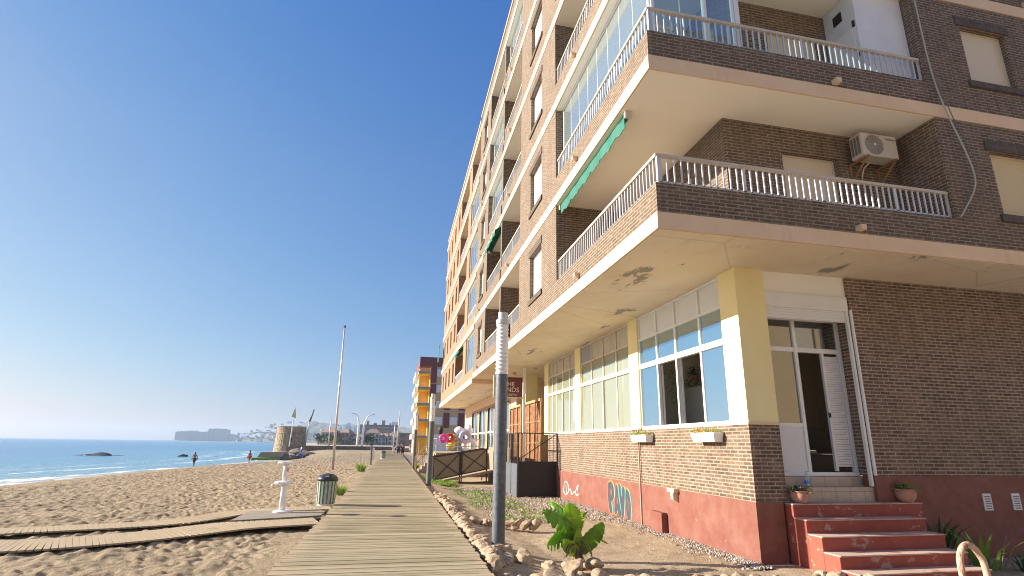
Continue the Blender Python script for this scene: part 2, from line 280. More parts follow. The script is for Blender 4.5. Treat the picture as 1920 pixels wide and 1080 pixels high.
# ------------------------------------------------------------------ mesh helpers
ORG = {}
class MB:
    def __init__(s): s.v = []; s.f = []; s.r = []; s.cur = .5
    def add(s, vs, fs):
        o = len(s.v); s.v += [tuple(v) for v in vs]; s.f += [tuple(i+o for i in f) for f in fs]; s.r += [s.cur]*len(fs); return s
    def box(s, x0, x1, y0, y1, z0, z1):
        if x0 > x1: x0, x1 = x1, x0
        if y0 > y1: y0, y1 = y1, y0
        if z0 > z1: z0, z1 = z1, z0
        return s.add([(x0, y0, z0), (x1, y0, z0), (x1, y1, z0), (x0, y1, z0), (x0, y0, z1), (x1, y0, z1), (x1, y1, z1), (x0, y1, z1)],
              [(0, 3, 2, 1), (4, 5, 6, 7), (0, 1, 5, 4), (1, 2, 6, 5), (2, 3, 7, 6), (3, 0, 4, 7)])
    def hexa(s, p): return s.add(p, [(0, 3, 2, 1), (4, 5, 6, 7), (0, 1, 5, 4), (1, 2, 6, 5), (2, 3, 7, 6), (3, 0, 4, 7)])
    def abox(s, ax, u0, u1, z0, z1, a, b):  # box on a facade: ax 'x' -> u is y, a..b is x
        return s.box(a, b, u0, u1, z0, z1) if ax == 'x' else s.box(u0, u1, a, b, z0, z1)
    def wall(s, ax, pl, u0, u1, z0, z1, holes=(), t=.25):
        us = sorted({u0, u1, *[h[0] for h in holes], *[h[1] for h in holes]}); us = [u for u in us if u0 <= u <= u1]
        zs = sorted({z0, z1, *[h[2] for h in holes], *[h[3] for h in holes]}); zs = [z for z in zs if z0 <= z <= z1]
        for a, b in zip(us, us[1:]):
            z = z0; segs = []
            for c, d in zip(zs, zs[1:]):
                um, zm = (a+b)/2, (c+d)/2
                if any(h[0] < um < h[1] and h[2] < zm < h[3] for h in holes): continue
                if segs and abs(segs[-1][1]-c) < 1e-6: segs[-1][1] = d
                else: segs.append([c, d])
            for c, d in segs: s.abox(ax, a, b, c, d, pl, pl+t)
        return s
    def tube(s, pts, r, n=8, cap=True):
        pts = [Vector(p) for p in pts]; rr = r if isinstance(r, (list, tuple)) else [r]*len(pts); rings = []; vs = []; fs = []
        prev = None
        for i, p in enumerate(pts):
            t = (pts[min(i+1, len(pts)-1)]-pts[max(i-1, 0)]).normalized()
            a = t.orthogonal().normalized() if prev is None else (prev - t*prev.dot(t)).normalized()
            prev = a; b = t.cross(a)
            for k in range(n):
                q = 2*math.pi*k/n; vs.append(p+(a*math.cos(q)+b*math.sin(q))*rr[i])
        for i in range(len(pts)-1):
            for k in range(n):
                k2 = (k+1) % n; fs.append((i*n+k, i*n+k2, (i+1)*n+k2, (i+1)*n+k))
        if cap: fs += [tuple(range(n))[::-1], tuple(range((len(pts)-1)*n, len(pts)*n))]
        return s.add(vs, fs)
    def lathe(s, prof, c, n=24, mod=None):
        vs = []; fs = []
        for i, (r, z) in enumerate(prof):
            for k in range(n):
                q = 2*math.pi*k/n; r2 = r*(mod(k) if mod else 1); vs.append((c[0]+r2*math.cos(q), c[1]+r2*math.sin(q), c[2]+z))
        for i in range(len(prof)-1):
            for k in range(n): k2 = (k+1) % n; fs.append((i*n+k, i*n+k2, (i+1)*n+k2, (i+1)*n+k))
        fs += [tuple(range(n))[::-1], tuple(range((len(prof)-1)*n, len(prof)*n))]
        return s.add(vs, fs)
    def disc(s, c, r, nrm='y', n=20):
        vs = [(c[0]+r*math.cos(2*math.pi*k/n), c[1], c[2]+r*math.sin(2*math.pi*k/n)) for k in range(n)]; return s.add(vs, [tuple(range(n))])
    def build(s, name, mt, parent=None, smooth=False, bevel=0, label=None):
        org = Vector(ORG[parent.name]) if parent else None
        V = np.array(s.v, dtype=float)
        if org is None:
            lo = V.min(0); hi = V.max(0); org = Vector(((lo[0]+hi[0])/2, (lo[1]+hi[1])/2, lo[2]))
        me = bpy.data.meshes.new(name); me.from_pydata([tuple(x) for x in (V-np.array(org))], [], s.f)
        uvl = me.uv_layers.new(name='UVMap'); me.polygons.foreach_get
        nl = len(me.loops); li = np.empty(nl, int); me.loops.foreach_get('vertex_index', li)
        P = V[li]; cnt = np.empty(len(me.polygons), int); me.polygons.foreach_get('loop_total', cnt)
        nr = np.empty(len(me.polygons)*3); me.polygons.foreach_get('normal', nr); nr = np.abs(nr.reshape(-1, 3)); ax = nr.argmax(1); axl = np.repeat(ax, cnt)
        uv = np.where((axl == 0)[:, None], P[:, [1, 2]], np.where((axl == 1)[:, None], P[:, [0, 2]], P[:, [0, 1]]))
        uvl.data.foreach_set('uv', uv.ravel())
        at = me.attributes.new('rnd', 'FLOAT', 'FACE'); at.data.foreach_set('value', np.array(s.r, dtype=float))
        if smooth: me.polygons.foreach_set('use_smooth', [True]*len(me.polygons))
        me.materials.append(M[mt]); o = bpy.data.objects.new(name, me); C.objects.link(o)
        if parent: o.parent = parent
        else: o.location = org
        ORG[o.name] = tuple(org)
        if bevel:
            b = o.modifiers.new('bevel', 'BEVEL'); b.width = bevel; b.segments = 2; b.limit_method = 'ANGLE'
        if label: o['label'] = label
        return o
def tag(o, label=None, cat=None, group=None, kind=None):
    if label: o['label'] = label
    if cat: o['category'] = cat
    if group: o['group'] = group
    if kind: o['kind'] = kind
    return o
def thing(name, label, cat, loc, group=None):
    o = bpy.data.objects.new(name, None); C.objects.link(o); o.location = loc; o.empty_display_size = .2; ORG[o.name] = tuple(loc)
    return tag(o, label, cat, group)
def kids(o): return [c for c in bpy.data.objects if c.parent == o]
def dup(o, loc=None, rz=None, label=None, scale=None, parent=None):
    c = o.copy(); C.objects.link(c)
    if loc is not None: c.location = loc
    if rz is not None: c.rotation_euler = (0, 0, rz)
    if scale is not None: c.scale = (scale,)*3 if isinstance(scale, (int, float)) else scale
    if parent: c.parent = parent
    if label: c['label'] = label
    for ch in kids(o): dup(ch, parent=c)
    return c
def each(name, mt, parent, boxes, **k): return [MB().box(*b).build(name, mt, parent, **k) for b in boxes]
def one(mb, name, mt, label, cat, group=None, **k): return tag(mb.build(name, mt, **k), label, cat, group)
def text_mesh(body, size, name, mt, parent, loc, rot, ext=.003):
    cu = bpy.data.curves.new('t', 'FONT'); cu.body = body; cu.size = size; cu.align_x = 'CENTER'; cu.align_y = 'CENTER'; cu.extrude = ext; cu.resolution_u = 3
    to = bpy.data.objects.new('t', cu); C.objects.link(to); dg = bpy.context.evaluated_depsgraph_get(); me = bpy.data.meshes.new_from_object(to.evaluated_get(dg))
    bpy.data.objects.remove(to); me.materials.clear(); me.materials.append(M[mt]); o = bpy.data.objects.new(name, me); C.objects.link(o)
    if parent: o.parent = parent; o.location = Vector(loc)-Vector(ORG[parent.name])
    else: o.location = loc
    o.rotation_euler = rot; ORG[o.name] = ORG[parent.name] if parent else tuple(loc); return o
# numpy value noise
def vnoise(x, y, seed=0):
    xi = np.floor(x).astype(int); yi = np.floor(y).astype(int); xf = x-xi; yf = y-yi
    def h(a, b):
        n_ = (a*374761393+b*668265263+seed*1442695041) & 0xffffffff; n_ = ((n_ ^ (n_ >> 13))*1274126177) & 0xffffffff; return ((n_ ^ (n_ >> 16)) & 0xffff)/65535.
    u = xf*xf*(3-2*xf); v = yf*yf*(3-2*yf)
    return (h(xi, yi)*(1-u)+h(xi+1, yi)*u)*(1-v)+(h(xi, yi+1)*(1-u)+h(xi+1, yi+1)*u)*v
def grid(name, mt, xs, ys, zf, attr=None, af=None, kind='structure'):
    X, Y = np.meshgrid(np.array(xs, float), np.array(ys, float)); Z = zf(X, Y); nx, ny = len(xs), len(ys)
    V = np.stack([X, Y, Z], -1).reshape(-1, 3); i = np.arange(nx*ny).reshape(ny, nx)
    F = np.stack([i[:-1, :-1], i[:-1, 1:], i[1:, 1:], i[1:, :-1]], -1).reshape(-1, 4)
    me = bpy.data.meshes.new(name); me.vertices.add(len(V)); me.vertices.foreach_set('co', V.ravel()); me.loops.add(F.size); me.loops.foreach_set('vertex_index', F.ravel())
    me.polygons.add(len(F)); me.polygons.foreach_set('loop_start', np.arange(0, F.size, 4)); me.polygons.foreach_set('loop_total', np.full(len(F), 4)); me.polygons.foreach_set('use_smooth', np.ones(len(F), bool)); me.update(calc_edges=True)
    if attr: a = me.attributes.new(attr, 'FLOAT', 'POINT'); a.data.foreach_set('value', af(X, Y, Z).ravel())
    me.materials.append(M[mt]); o = bpy.data.objects.new(name, me); C.objects.link(o); o['kind'] = kind; return o
def steps(*segs):
    out = []
    for a, b, st in segs: out += list(np.arange(a, b, st))
    out.append(segs[-1][1]); return out
# ------------------------------------------------------------------ SETTING: sea, beach, ground, boardwalk
SY = np.array([-200, -30, 10, 30, 41, 52, 67, 84, 98, 125, 150, 175, 300]); SX = np.array([-34, -27, -24.5, -23.8, -23.4, -22.4, -18.9, -17, -17.3, -20.5, -26, -31, -52.])
def shore(y): return np.interp(y, SY, SX)
def beach_z(X, Y):
    d = X-shore(Y); t = np.clip(d/11, 0, 1); z = -1.2+1.08*(t*t*(3-2*t))*.8+.2*np.clip(d/4, 0, 1)*1.08; z = np.where(d < 0, -1.2+d*.09, z)
    m_ = np.clip(d/3-.2, 0, 1)*np.clip((-1.75-X)/.5, .15, 1)
    a = vnoise(X/.30+3, Y/.30, 1); b = vnoise(X/.17, Y/.22, 2); c = vnoise(X/1.6, Y/1.6, 3); e = vnoise(X/.11, Y/.11, 4)
    b2_ = vnoise((X+Y*.35)/.17, (Y-X*.2)/.25, 5); k = np.abs(2*b2_-1); h = .060*(k-.4)*(.5+a)+.035*(b-.5)+.035*(c-.5)+.030*(e-.5)
    return z-.02+h*m_
grid('beach', 'sand', steps((-70, -30, 2), (-30, -14, .16), (-14, -7, .06), (-7, -1.3, .042), (-1.3, 1.5, .7)), steps((-20, 6, 1), (6, 14, .042), (14, 22, .06), (22, 42, .11), (42, 85, .3), (85, 190, 2)), beach_z,
     'wet', lambda X, Y, Z: np.clip(1.0-(X-shore(Y)-.6)/1.3, 0, 1))
grid('sea', 'sea', [-9000, -3000, -1000, -400, -200, -140]+steps((-100, -14, 1.0))+[60, 3000], [-2000, -200, -60]+steps((-20, 190, 2))+[300, 600, 1500, 4000, 12000], lambda X, Y: X*0-1.2, 'off', lambda X, Y, Z: np.where(Y < 185, shore(Y)-X, 200))
grid('ground', 'soil', [1.2, 30, 300, 3500], [-100, 60, 190, 3500], lambda X, Y: X*0-.55)
pg_ = MB().hexa([(-25.5, 152.8, -1.5), (200, 152.8, -1.5), (300, 700, -1.5), (-118, 700, -1.5), (-25.5, 152.8, .45), (200, 152.8, .45), (300, 700, .45), (-118, 700, .45)]).build('promenade_ground', 'far_sand'); pg_['kind'] = 'structure'
def gz(X, Y):
    t = np.clip((X-1.5)/1.6, 0, 1); z = -.12-.24*t+.05*(vnoise(X/.9, Y/.9, 7)-.5)+.02*(vnoise(X/.22, Y/.22, 8)-.5)+.006*(vnoise(X/.06, Y/.06, 9)-.5)
    return z
grid('garden_ground', 'soil', steps((1.42, 6.9, .06))+[7.1, 7.4, 12], steps((3, 17, .06), (17, 40, .2), (40, 110, 3)), gz)
mb = MB().box(6.9, 40, -20, 9.64, -.44, -.37); mb.build('pavement', 'paving')['kind'] = 'structure'
mb = MB(); y = -3.0
while y < 125:
    wdt = .125+random.uniform(-.006, .006); mb.cur = random.random(); dz = random.uniform(-.004, .004); e0, e1 = random.uniform(-.02, .02), random.uniform(-.02, .02)
    mb.box(-1.51+e0, 1.45+e1, y, y+wdt, -.045+dz, dz); y += wdt+.016
mb.cur = .2
for xx in (-1.40, -.45, .45, 1.32): mb.box(xx-.04, xx+.04, -3, 125, -.2, -.052)
bw = mb.build('boardwalk', 'boards'); bw['kind'] = 'structure'
def smooth_pts(p, n=6):
    p = [Vector(a) for a in p]; q = []
    for i in range(len(p)-1):
        a, b, c, d = p[max(i-1, 0)], p[i], p[i+1], p[min(i+2, len(p)-1)]
        for j in range(n):
            t = j/n; q.append(.5*((2*b)+(c-a)*t+(2*a-5*b+4*c-d)*t*t+(3*b-a-3*c+d)*t**3))
    return q+[p[-1]]
def slat_path(name, pts, wdt, z):
    mb = MB(); pts = smooth_pts([(*p, z) for p in pts], 12); L = [0]
    for a, b in zip(pts, pts[1:]): L.append(L[-1]+(b-a).length)
    s = 0
    def at(s):
        for i in range(len(pts)-1):
            if s <= L[i+1] or i == len(pts)-2:
                t = (s-L[i])/(L[i+1]-L[i]); return pts[i].lerp(pts[i+1], t), (pts[i+1]-pts[i]).normalized()
    while s < L[-1]:
        p, d = at(s); n_ = Vector((-d.y, d.x, 0)); mb.cur = random.random(); zz = -.05*min(1, s/3)+.02*math.sin(s*1.1)*min(1, s/3)
        q = [p-n_*wdt/2, p+d*.088-n_*wdt/2, p+d*.088+n_*wdt/2, p+n_*wdt/2]
        mb.hexa([(a.x, a.y, a.z+zz-.03) for a in q]+[(a.x, a.y, a.z+zz) for a in q]); s += .093
    o = mb.build(name, 'boards'); o['kind'] = 'structure'; return o
slat_path('beach_path', [(-1.60, 13.9), (-2.9, 13.5), (-4.07, 12.7), (-5.3, 12.05), (-6.4, 11.6), (-9, 10.9), (-14, 10)], 1.25, -.005)
slat_path('beach_path', [(-1.56, 16.5), (-3.45, 16.0), (-4.7, 14.55), (-6.1, 13.75), (-7.3, 13.15), (-10, 12.3), (-15, 11.5)], .85, -.005)
# ------------------------------------------------------------------ B1: brown brick apartment building
XW, YS, YE, XE = 4.26, 8.10, 31.7, 19.0
Z1, H = 5.38, 3.27
b1 = thing('apartment_building', 'brown brick apartment block with cream floor bands and wrap-around corner balconies, nearest on the right', 'apartment building', (6.75, 9.66, -.38))
def shutter_window(par, ax, pl, u0, u1, z0, z1, frame='cream_frame', shut='shutter', openb=0, trim='brick_soldier'):
    f = MB(); a, b = pl+.13, pl+.19
    f.abox(ax, u0, u0+.05, z0, z1, a, b).abox(ax, u1-.05, u1, z0, z1, a, b).abox(ax, u0+.05, u1-.05, z1-.05, z1, a, b).abox(ax, u0+.05, u1-.05, z0, z0+.05, a, b)
    fr = f.build('window', frame, par)
    zb = z0+.05+openb*(z1-z0)
    MB().abox(ax, u0+.05, u1-.05, zb, z1-.05, a+.015, a+.04).build('shutter', shut, fr)
    if openb: MB().abox(ax, u0+.05, u1-.05, z0+.05, zb, a+.02, a+.05).build('pane', 'glass_far', fr)
    if trim:
        MB().abox(ax, u0-.12, u1+.12, z0-.16, z0-.001, pl-.05, pl+.12).build('sill', trim, fr)
        MB().abox(ax, u0-.10, u1+.10, z1+.002, z1+.24, pl-.03, pl-.002).build('lintel', trim, fr)
    return fr
def railing(par, segs, z0, h=.62, top='rail_top', bars='rail_bars', sp=.142):
    t = MB(); b = MB()
    for ax, pl, u0, u1 in segs:
        t.abox(ax, u0, u1, z0+h-.06, z0+h, pl-.035, pl+.035); b.abox(ax, u0+.01, u1-.01, z0+.05, z0+.08, pl-.012, pl+.012)
        n_ = max(2, int((u1-u0)/sp))
        for i in range(n_+1):
            u = u0+.02+(u1-u0-.04)*i/n_; ww = .03 if i % 12 == 0 or i == n_ else .013
            b.abox(ax, u-ww, u+ww, z0, z0+h-.06, pl-.012, pl+.012)
    r = b.build('railing', bars, par); t.build('handrail', top, r); return r
def spout(par, x, y, z, ax='x'):
    (MB().box(x-.14, x+.02, y-.06, y+.06, z-.05, z+.05) if ax == 'x' else MB().box(x-.06, x+.06, y-.14, y+.02, z-.05, z+.05)).build('drain_spout', 'cream_paint', par)
NF = 5
for k in range(NF+1):
    z0 = Z1+H*k
    # slab, split in a cream edge band and the soffit below it
    MB().box(XW-.02, XE, YS-.02, YE, z0+.012, z0+.32).build('floor_band', 'cream_paint', b1)
    MB().box(XW+.02, XE-.1, YS+.02, YE-.03, z0, z0+.010).build('soffit', 'soffit_old' if k == 0 else 'soffit_white', b1)
    if k == NF: break
    zt = z0+H; zf = z0+.32; zp = z0+.90
    # --- west front
    pier = MB(); pier.wall('x', XW, 14.4, 19.4, zf, zt, [(16.12, 17.68, z0+1.12, z0+2.70)], .3)
    pier.wall('x', XW, 27.7, YE, zf, zt, [(28.9, 30.2, z0+1.12, z0+2.70)], .3)
    for a, b in ((14.4, 14.65), (19.15, 19.4), (23.42, 23.68), (27.7, 27.95), (31.45, YE)): pier.box(XW+.3 if a != 23.42 else XW+.02, 6.5, a, b, zf, zt)
    # parapets
    pier.box(XW, XW+.18, YS, 14.4, zf, zp); pier.box(XW+.18, 10.9, YS, YS+.18, zf, zp)
    for a, b in ((19.4, 23.42), (23.68, 27.7)): pier.box(XW, XW+.18, a, b, zf, zp)
    pier.box(XW+.02, XW+.18, 23.42, 23.68, zf, zp)
    # recess back walls
    pier.wall('x', 6.5, 9.2, 31.45, zf, zt, [(10.6, 12.6, zf, z0+2.65), (20.3, 22.2, zf, z0+2.65), (24.8, 26.8, zf, z0+2.65)], .25)
    # --- south front
    pier.wall('y', 9.2, 6.75, 11.2, zf, zt, [(7.9, 9.35, zf, z0+2.66)], .25)
    pier.box(10.9, 11.15, YS+.3, 9.2, zf, zt)
    pier.wall('y', YS, 10.9, XE, zf, zt, [(12.2, 13.54, z0+1.12, z0+2.64), (15.9, 17.2, z0+1.12, z0+2.64)], .3)
    pier.box(XE-.3, XE, YS+.3, YE, zf, zt); pier.box(6.5, XE-.3, YE-.25, YE, zf, zt)
    pier.build('wall', 'brick_upper', b1)
    shutter_window(b1, 'x', XW, 16.12, 17.68, z0+1.12, z0+2.70, 'white_frame', 'shutter_white', [.12, 0, .3, 0, 0][k])
    shutter_window(b1, 'x', XW, 28.9, 30.2, z0+1.12, z0+2.70, 'white_frame', 'shutter_white', [0, .2, 0, .5, 0][k])
    shutter_window(b1, 'y', YS, 12.2, 13.54, z0+1.12, z0+2.64, 'cream_frame', ['shutter_yellow', 'shutter', 'shutter', 'shutter', 'shutter'][k])
    shutter_window(b1, 'y', YS, 15.9, 17.2, z0+1.12, z0+2.64, 'cream_frame', 'shutter')
    shutter_window(b1, 'y', 9.2, 7.9, 9.35, zf, z0+2.66, 'cream_frame', 'shutter', trim=None)
    for (a, b) in ((10.6, 12.6), (20.3, 22.2), (24.8, 26.8)): shutter_window(b1, 'x', 6.5, a, b, zf, z0+2.65, 'white_frame', 'shutter', [.0, .6, .4, 0, .5][k], trim=None)
    railing(b1, [('x', XW+.08, YS+.05, 14.38), ('y', YS+.08, XW+.12, 10.88)], zp)
    railing(b1, [('x', XW+.08, 19.42, 23.40)], zp); railing(b1, [('x', XW+.08, 23.7, 27.68)], zp)
    spout(b1, XW, 12.4, z0+.46); spout(b1, XW, 21.6, z0+.46); spout(b1, XW, 29.9, z0+.46); spout(b1, 8.45, YS, z0+.42, 'y'); spout(b1, 8.45+6, YS, z0+.42, 'y')
# roof parapet and coping
zr = Z1+H*NF+.32
MB().box(XW, XW+.25, YS, YE, zr, 22.8).box(XW+.25, XE, YS, YS+.25, zr, 22.8).build('roof_parapet', 'brick_upper', b1)
MB().box(XW-.06, XW+.31, YS-.06, YE, 22.8, 22.92).box(XW+.31, XE, YS-.06, YS+.31, 22.8, 22.92).build('coping', 'cream_paint', b1)
def glazing(par, segs, z0, z1, step=.72):
    gb = MB(); fb = MB()
    for ax, pl, u0, u1 in segs:
        gb.abox(ax, u0, u1, z0+.03, z1-.06, pl, pl+.012); n_ = max(1, round((u1-u0)/step))
        fb.abox(ax, u0, u1, z1-.06, z1-.005, pl-.025, pl+.04).abox(ax, u0, u1, z0, z0+.03, pl-.025, pl+.04)
        for i in range(n_+1):
            u = u0+(u1-u0)*i/n_; ww = .03 if i in (0, n_) else .006; fb.abox(ax, u-ww, u+ww, z0+.03, z1-.06, pl-(.012 if ww > .02 else .002), pl+(.024 if ww > .02 else .014))
    o = gb.build('balcony_glazing', 'glass_clear', par); fb.build('glazing_frame', 'white_frame', o); return o
zz = lambda k: Z1+H*k
o = glazing(b1, [('x', XW+.24, YS+.34, 14.3), ('y', YS+.28, XW+.30, 6.42)], zz(1)+.9, zz(2)); 
MB().box(6.46, 6.56, YS+.24, YS+.34, zz(1)+.33, zz(2)-.01).box(5.72, 5.78, YS+.24, YS+.34, zz(1)+.92, zz(2)-.07).hexa([(5.8, YS+.24, zz(2)-1.0), (5.8, YS+.24, zz(2)-.9), (5.8, YS+.3, zz(2)-.9), (5.8, YS+.3, zz(2)-1.0), (6.44, YS+.24, zz(2)-.22), (6.44, YS+.24, zz(2)-.12), (6.44, YS+.3, zz(2)-.12), (6.44, YS+.3, zz(2)-.22)]).build('glazing_post', 'white_frame', o)
for k, a, b in ((2, 23.75, 27.6), (3, 23.75, 27.6), (4, 19.5, 23.35), (3, 8.4, 14.3)): glazing(b1, [('x', XW+.24, a, b)], zz(k)+.9, zz(k+1), .8)
# white storage box on the first-floor terrace
bxp = MB().box(9.55, 10.88, 8.32, 9.18, zz(1)+.33, zz(2)-.01).build('storage_closet', 'white_door', b1)
MB().box(9.53, 9.548, 8.42, 9.08, zz(1)+.4, zz(2)-.95).build('closet_door', 'white_frame', bxp)
MB().box(9.528, 9.549, 8.66, 8.90, zz(2)-.55, zz(2)-.30).build('vent', 'black', bxp)
each('hinge', 'dark_metal', bxp, [(9.515, 9.546, 8.36, 8.41, zz(2)-.95, zz(2)-.8), (9.515, 9.546, 8.36, 8.41, zz(2)-1.75, zz(2)-1.6)])
# --- ground floor
XG, YG = 6.75, 9.66
g1 = MB().box(XG, XG+.68, YG, YG+.6, .72, 2.15); g1.box(XG, XG+.25, YG+.6, 24.25, .72, 2.15)
g1.wall('y', YG, 9.5, XE, 1.2, Z1, [], .3); g1.box(9.5, 9.7, YG+.3, 10.4, 1.2, Z1); g1.box(XE-.25, XE, YG+.3, YE, -.4, Z1); g1.box(XG+.25, XG+.35, 24.0, 24.25, .72, 2.15)
g1.build('ground_floor_wall', 'brick_brown', b1)
pl = MB().box(XG-.03, XG+.56, YG-.03, YG+.57, -.6, .72).box(XG-.03, XG+.22, YG+.57, 23.0, -.6, .72).box(9.47, XE, YG-.03, YG+.27, -.6, 1.2).box(XG+.56, 9.47, YG+.05, YG+.27, -.6, .6)
pl.build('plinth', 'red_paint', b1)
MB().box(XG+.02, XG+.25, 23.0, 24.9, -.6, .72).build('plinth_pier', 'cream_paint', b1)
MB().box(XG-.02, XG+.70, YG-.02, YG+.62, 2.15, 2.20).build('column_base', 'cream_paint', b1)
def col(y0, y1): MB().box(XG, XG+.35, y0, y1, 2.17, Z1).build('column', 'yellow_paint', b1)
MB().box(XG, XG+.68, YG, YG+.62, 2.20, Z1).build('column', 'yellow_paint', b1)
col(14.56, 15.2); col(19.72, 20.36); col(24.25, 24.9)
def bay(y0, y1, mull, kind):
    wf = 'white_frame' if kind == 0 else 'cream_frame'
    f = MB(); x0, x1 = XG+.04, XG+.14
    f.box(x0, x1, y0, y1, 2.15, 2.25).box(x0-.02, x1, y0, y1, 3.84, 3.98).box(x0, x1, y0, y1, 4.66, 4.72).box(x0, x1, y0, y1, Z1-.07, Z1)
    ys = [y0]+mull+[y1]
    for i, u in enumerate(ys):
        wd = .035
        f.box(x0+.005, x1-.005, max(y0, u-wd), min(y1, u+wd), 2.25, 3.84); f.box(x0+.005, x1-.005, max(y0, u-wd), min(y1, u+wd), 3.98, 4.66); f.box(x0+.005, x1-.005, max(y0, u-wd), min(y1, u+wd), 4.72, Z1-.07)
    fr = f.build('window', wf if kind else 'white_frame', b1, bevel=.008)
    lo = MB(); pa = MB()
    for i, (a, b) in enumerate(zip(ys, ys[1:])):
        pa.box(x0+.05, x0+.07, a, b, 4.70, Z1-.05)
        (lo).box(x0+.045, x0+.055, a, b, 3.95, 4.68)
        if kind == 0 and i in (1, 2): continue
        lo.box(x0+.03, x0+.04, a, b, 2.22, 3.88)
    lo.build('pane', 'glass_blue' if kind == 0 else 'glass_wash', fr); pa.build('top_panel', 'white_panel' if kind == 0 else 'cream_panel', fr)
    if kind == 0:
        for a in (12.43, 13.46): MB().box(x1+.01, x1+.05, a-.06, a+.07, 2.25, 3.84).build('sliding_sash', 'white_frame', fr)
    if kind == 1: MB().box(x0+.02, x0+.05, 18.62, 19.64, 4.72, Z1-.07).build('broken_panel', 'grey_panel', fr)
    if kind == 2: MB().box(x0+.02, x0+.05, 20.40, 20.75, 2.6, 4.66).build('broken_panel', 'grey_panel', fr)
    # bright outer frame strips
    if kind: MB().box(x0-.03, x0-.001, y0, y1, 3.86, 3.96).box(x0-.03, x0-.001, y0, y1, 2.16, 2.24).box(x0-.03, x0-.001, mull[1]-.03, mull[1]+.03, 2.24, 3.86).build('frame_strip', 'white_frame', fr)
bay(10.28, 14.56, [11.27, 12.43, 13.46], 0); bay(15.2, 19.72, [16.3, 17.45, 18.6], 1); bay(20.36, 24.25, [21.2, 22.1, 23.1, 23.7], 2)
# interior of the corner flat
MB().box(XG+.36, 13, YG+.8, 24.2, 1.02, 1.15).build('interior_floor', 'tile', b1)
MB().box(13, 13.2, YG+.3, 24.2, 1.15, Z1).box(XG+.36, 13, 24.0, 24.2, 1.15, Z1).box(7.05, 13, 15.0, 15.12, 1.15, Z1).box(8.9, 9.0, 12.2, 15, 1.15, Z1).build('interior_wall', 'inner_wall', b1)
MB().box(8.2, 8.6, 13.3, 14.95, 1.15, 3.35).build('partition', 'inner_light', b1)
# entrance bay
YD = 10.05
e = MB(); e.box(7.46, 7.54, YD, YD+.08, 1.25, 4.42).box(8.30, 8.38, YD-.01, YD+.07, 1.25, 4.42).box(9.42, 9.50, YD, YD+.08, 1.25, 4.42).box(7.54, 8.30, YD, YD+.08, 3.72, 3.82).box(8.38, 9.42, YD, YD+.08, 3.72, 3.82).box(7.54, 8.30, YD, YD+.08, 2.14, 2.22).box(7.46, 9.5, YD, YD+.08, 4.42, 4.50).box(7.46, 9.5, YD-.02, YD+.08, 1.17, 1.25)
en = e.build('entrance', 'white_frame', b1, bevel=.006)
MB().box(7.54, 8.30, YD+.02, YD+.05, 1.25, 2.14).build('lower_panel', 'white_door', en)
MB().box(7.54, 8.30, YD+.035, YD+.045, 2.22, 3.72).box(7.54, 8.30, YD+.035, YD+.045, 3.82, 4.42).box(8.38, 9.42, YD+.035, YD+.045, 3.82, 4.42).build('pane', 'glass_dark', en)
dl = MB()
for i in range(46):
    z = 1.36+i*.05; dl.box(9.03, 9.40, YD+.01, YD+.035, z, z+.044)
dl.box(8.97, 9.03, YD, YD+.06, 1.27, 3.72); dl = dl.build('louvred_door', 'white_door', en)
MB().box(8.95, 9.0, YD-.02, YD, 2.35, 2.45).build('handle', 'dark_metal', dl)
MB().hexa([(8.40, YD+.1, 1.26), (8.46, YD+.1, 1.26), (8.46, YD+.9, 1.26), (8.40, YD+.9, 1.26), (8.40, YD+.1, 3.5), (8.46, YD+.1, 3.5), (8.46, YD+.9, 3.62), (8.40, YD+.9, 3.62)]).build('dark_door', 'dark_door', en)
rb = MB().box(7.43, 9.47, YG+.0, YG+.28, 4.60, 4.92).build('roller_box', 'white_frame', b1, bevel=.01)
MB().box(7.45, 9.42, YG+.06, YG+.10, 4.36, 4.60).build('roller_curtain', 'shutter_white', rb); each('guide_rail', 'white_frame', rb, [(9.40, 9.45, YG+.0, YG+.07, 1.0, 4.60), (9.47, 9.51, YG-.05, YG-.004, 1.21, 4.62)])
MB().box(7.43, 9.5, YG+.06, YG+.28, 4.92, Z1).build('lintel_panel', 'soffit_white', b1)
MB().box(7.43, 9.5, YG+.31, YD+.05, .3, 1.165).build('door_step', 'tile', b1); MB().box(7.43, 10.25, YG+.05, YG+.31, .6, .98).build('door_step', 'tile', b1)
for xv in (12.04, 12.80):
    v_ = MB().box(xv, xv+.21, YG-.05, YG-.032, .53, .86).build('wall_vent', 'white_frame', b1); s_ = MB()
    for i in range(6): s_.box(xv+.03, xv+.18, YG-.056, YG-.052, .56+i*.046, .58+i*.046)
    s_.build('vent_slots', 'fan_grey', v_)
sf = thing('sofa', 'dark beige sofa with a rumpled throw seen through the open entrance', 'sofa', (9.4, 11.6, 1.15))
MB().box(8.5, 10.6, 11.2, 12.0, 1.15, 1.6).build('seat', 'sofa', sf, bevel=.06); MB().box(8.5, 10.6, 12.0, 12.15, 1.15, 2.2).build('backrest', 'sofa', sf, bevel=.05); MB().box(8.8, 9.5, 11.15, 11.9, 1.61, 1.68).build('throw', 'inner_wall', sf, bevel=.03)
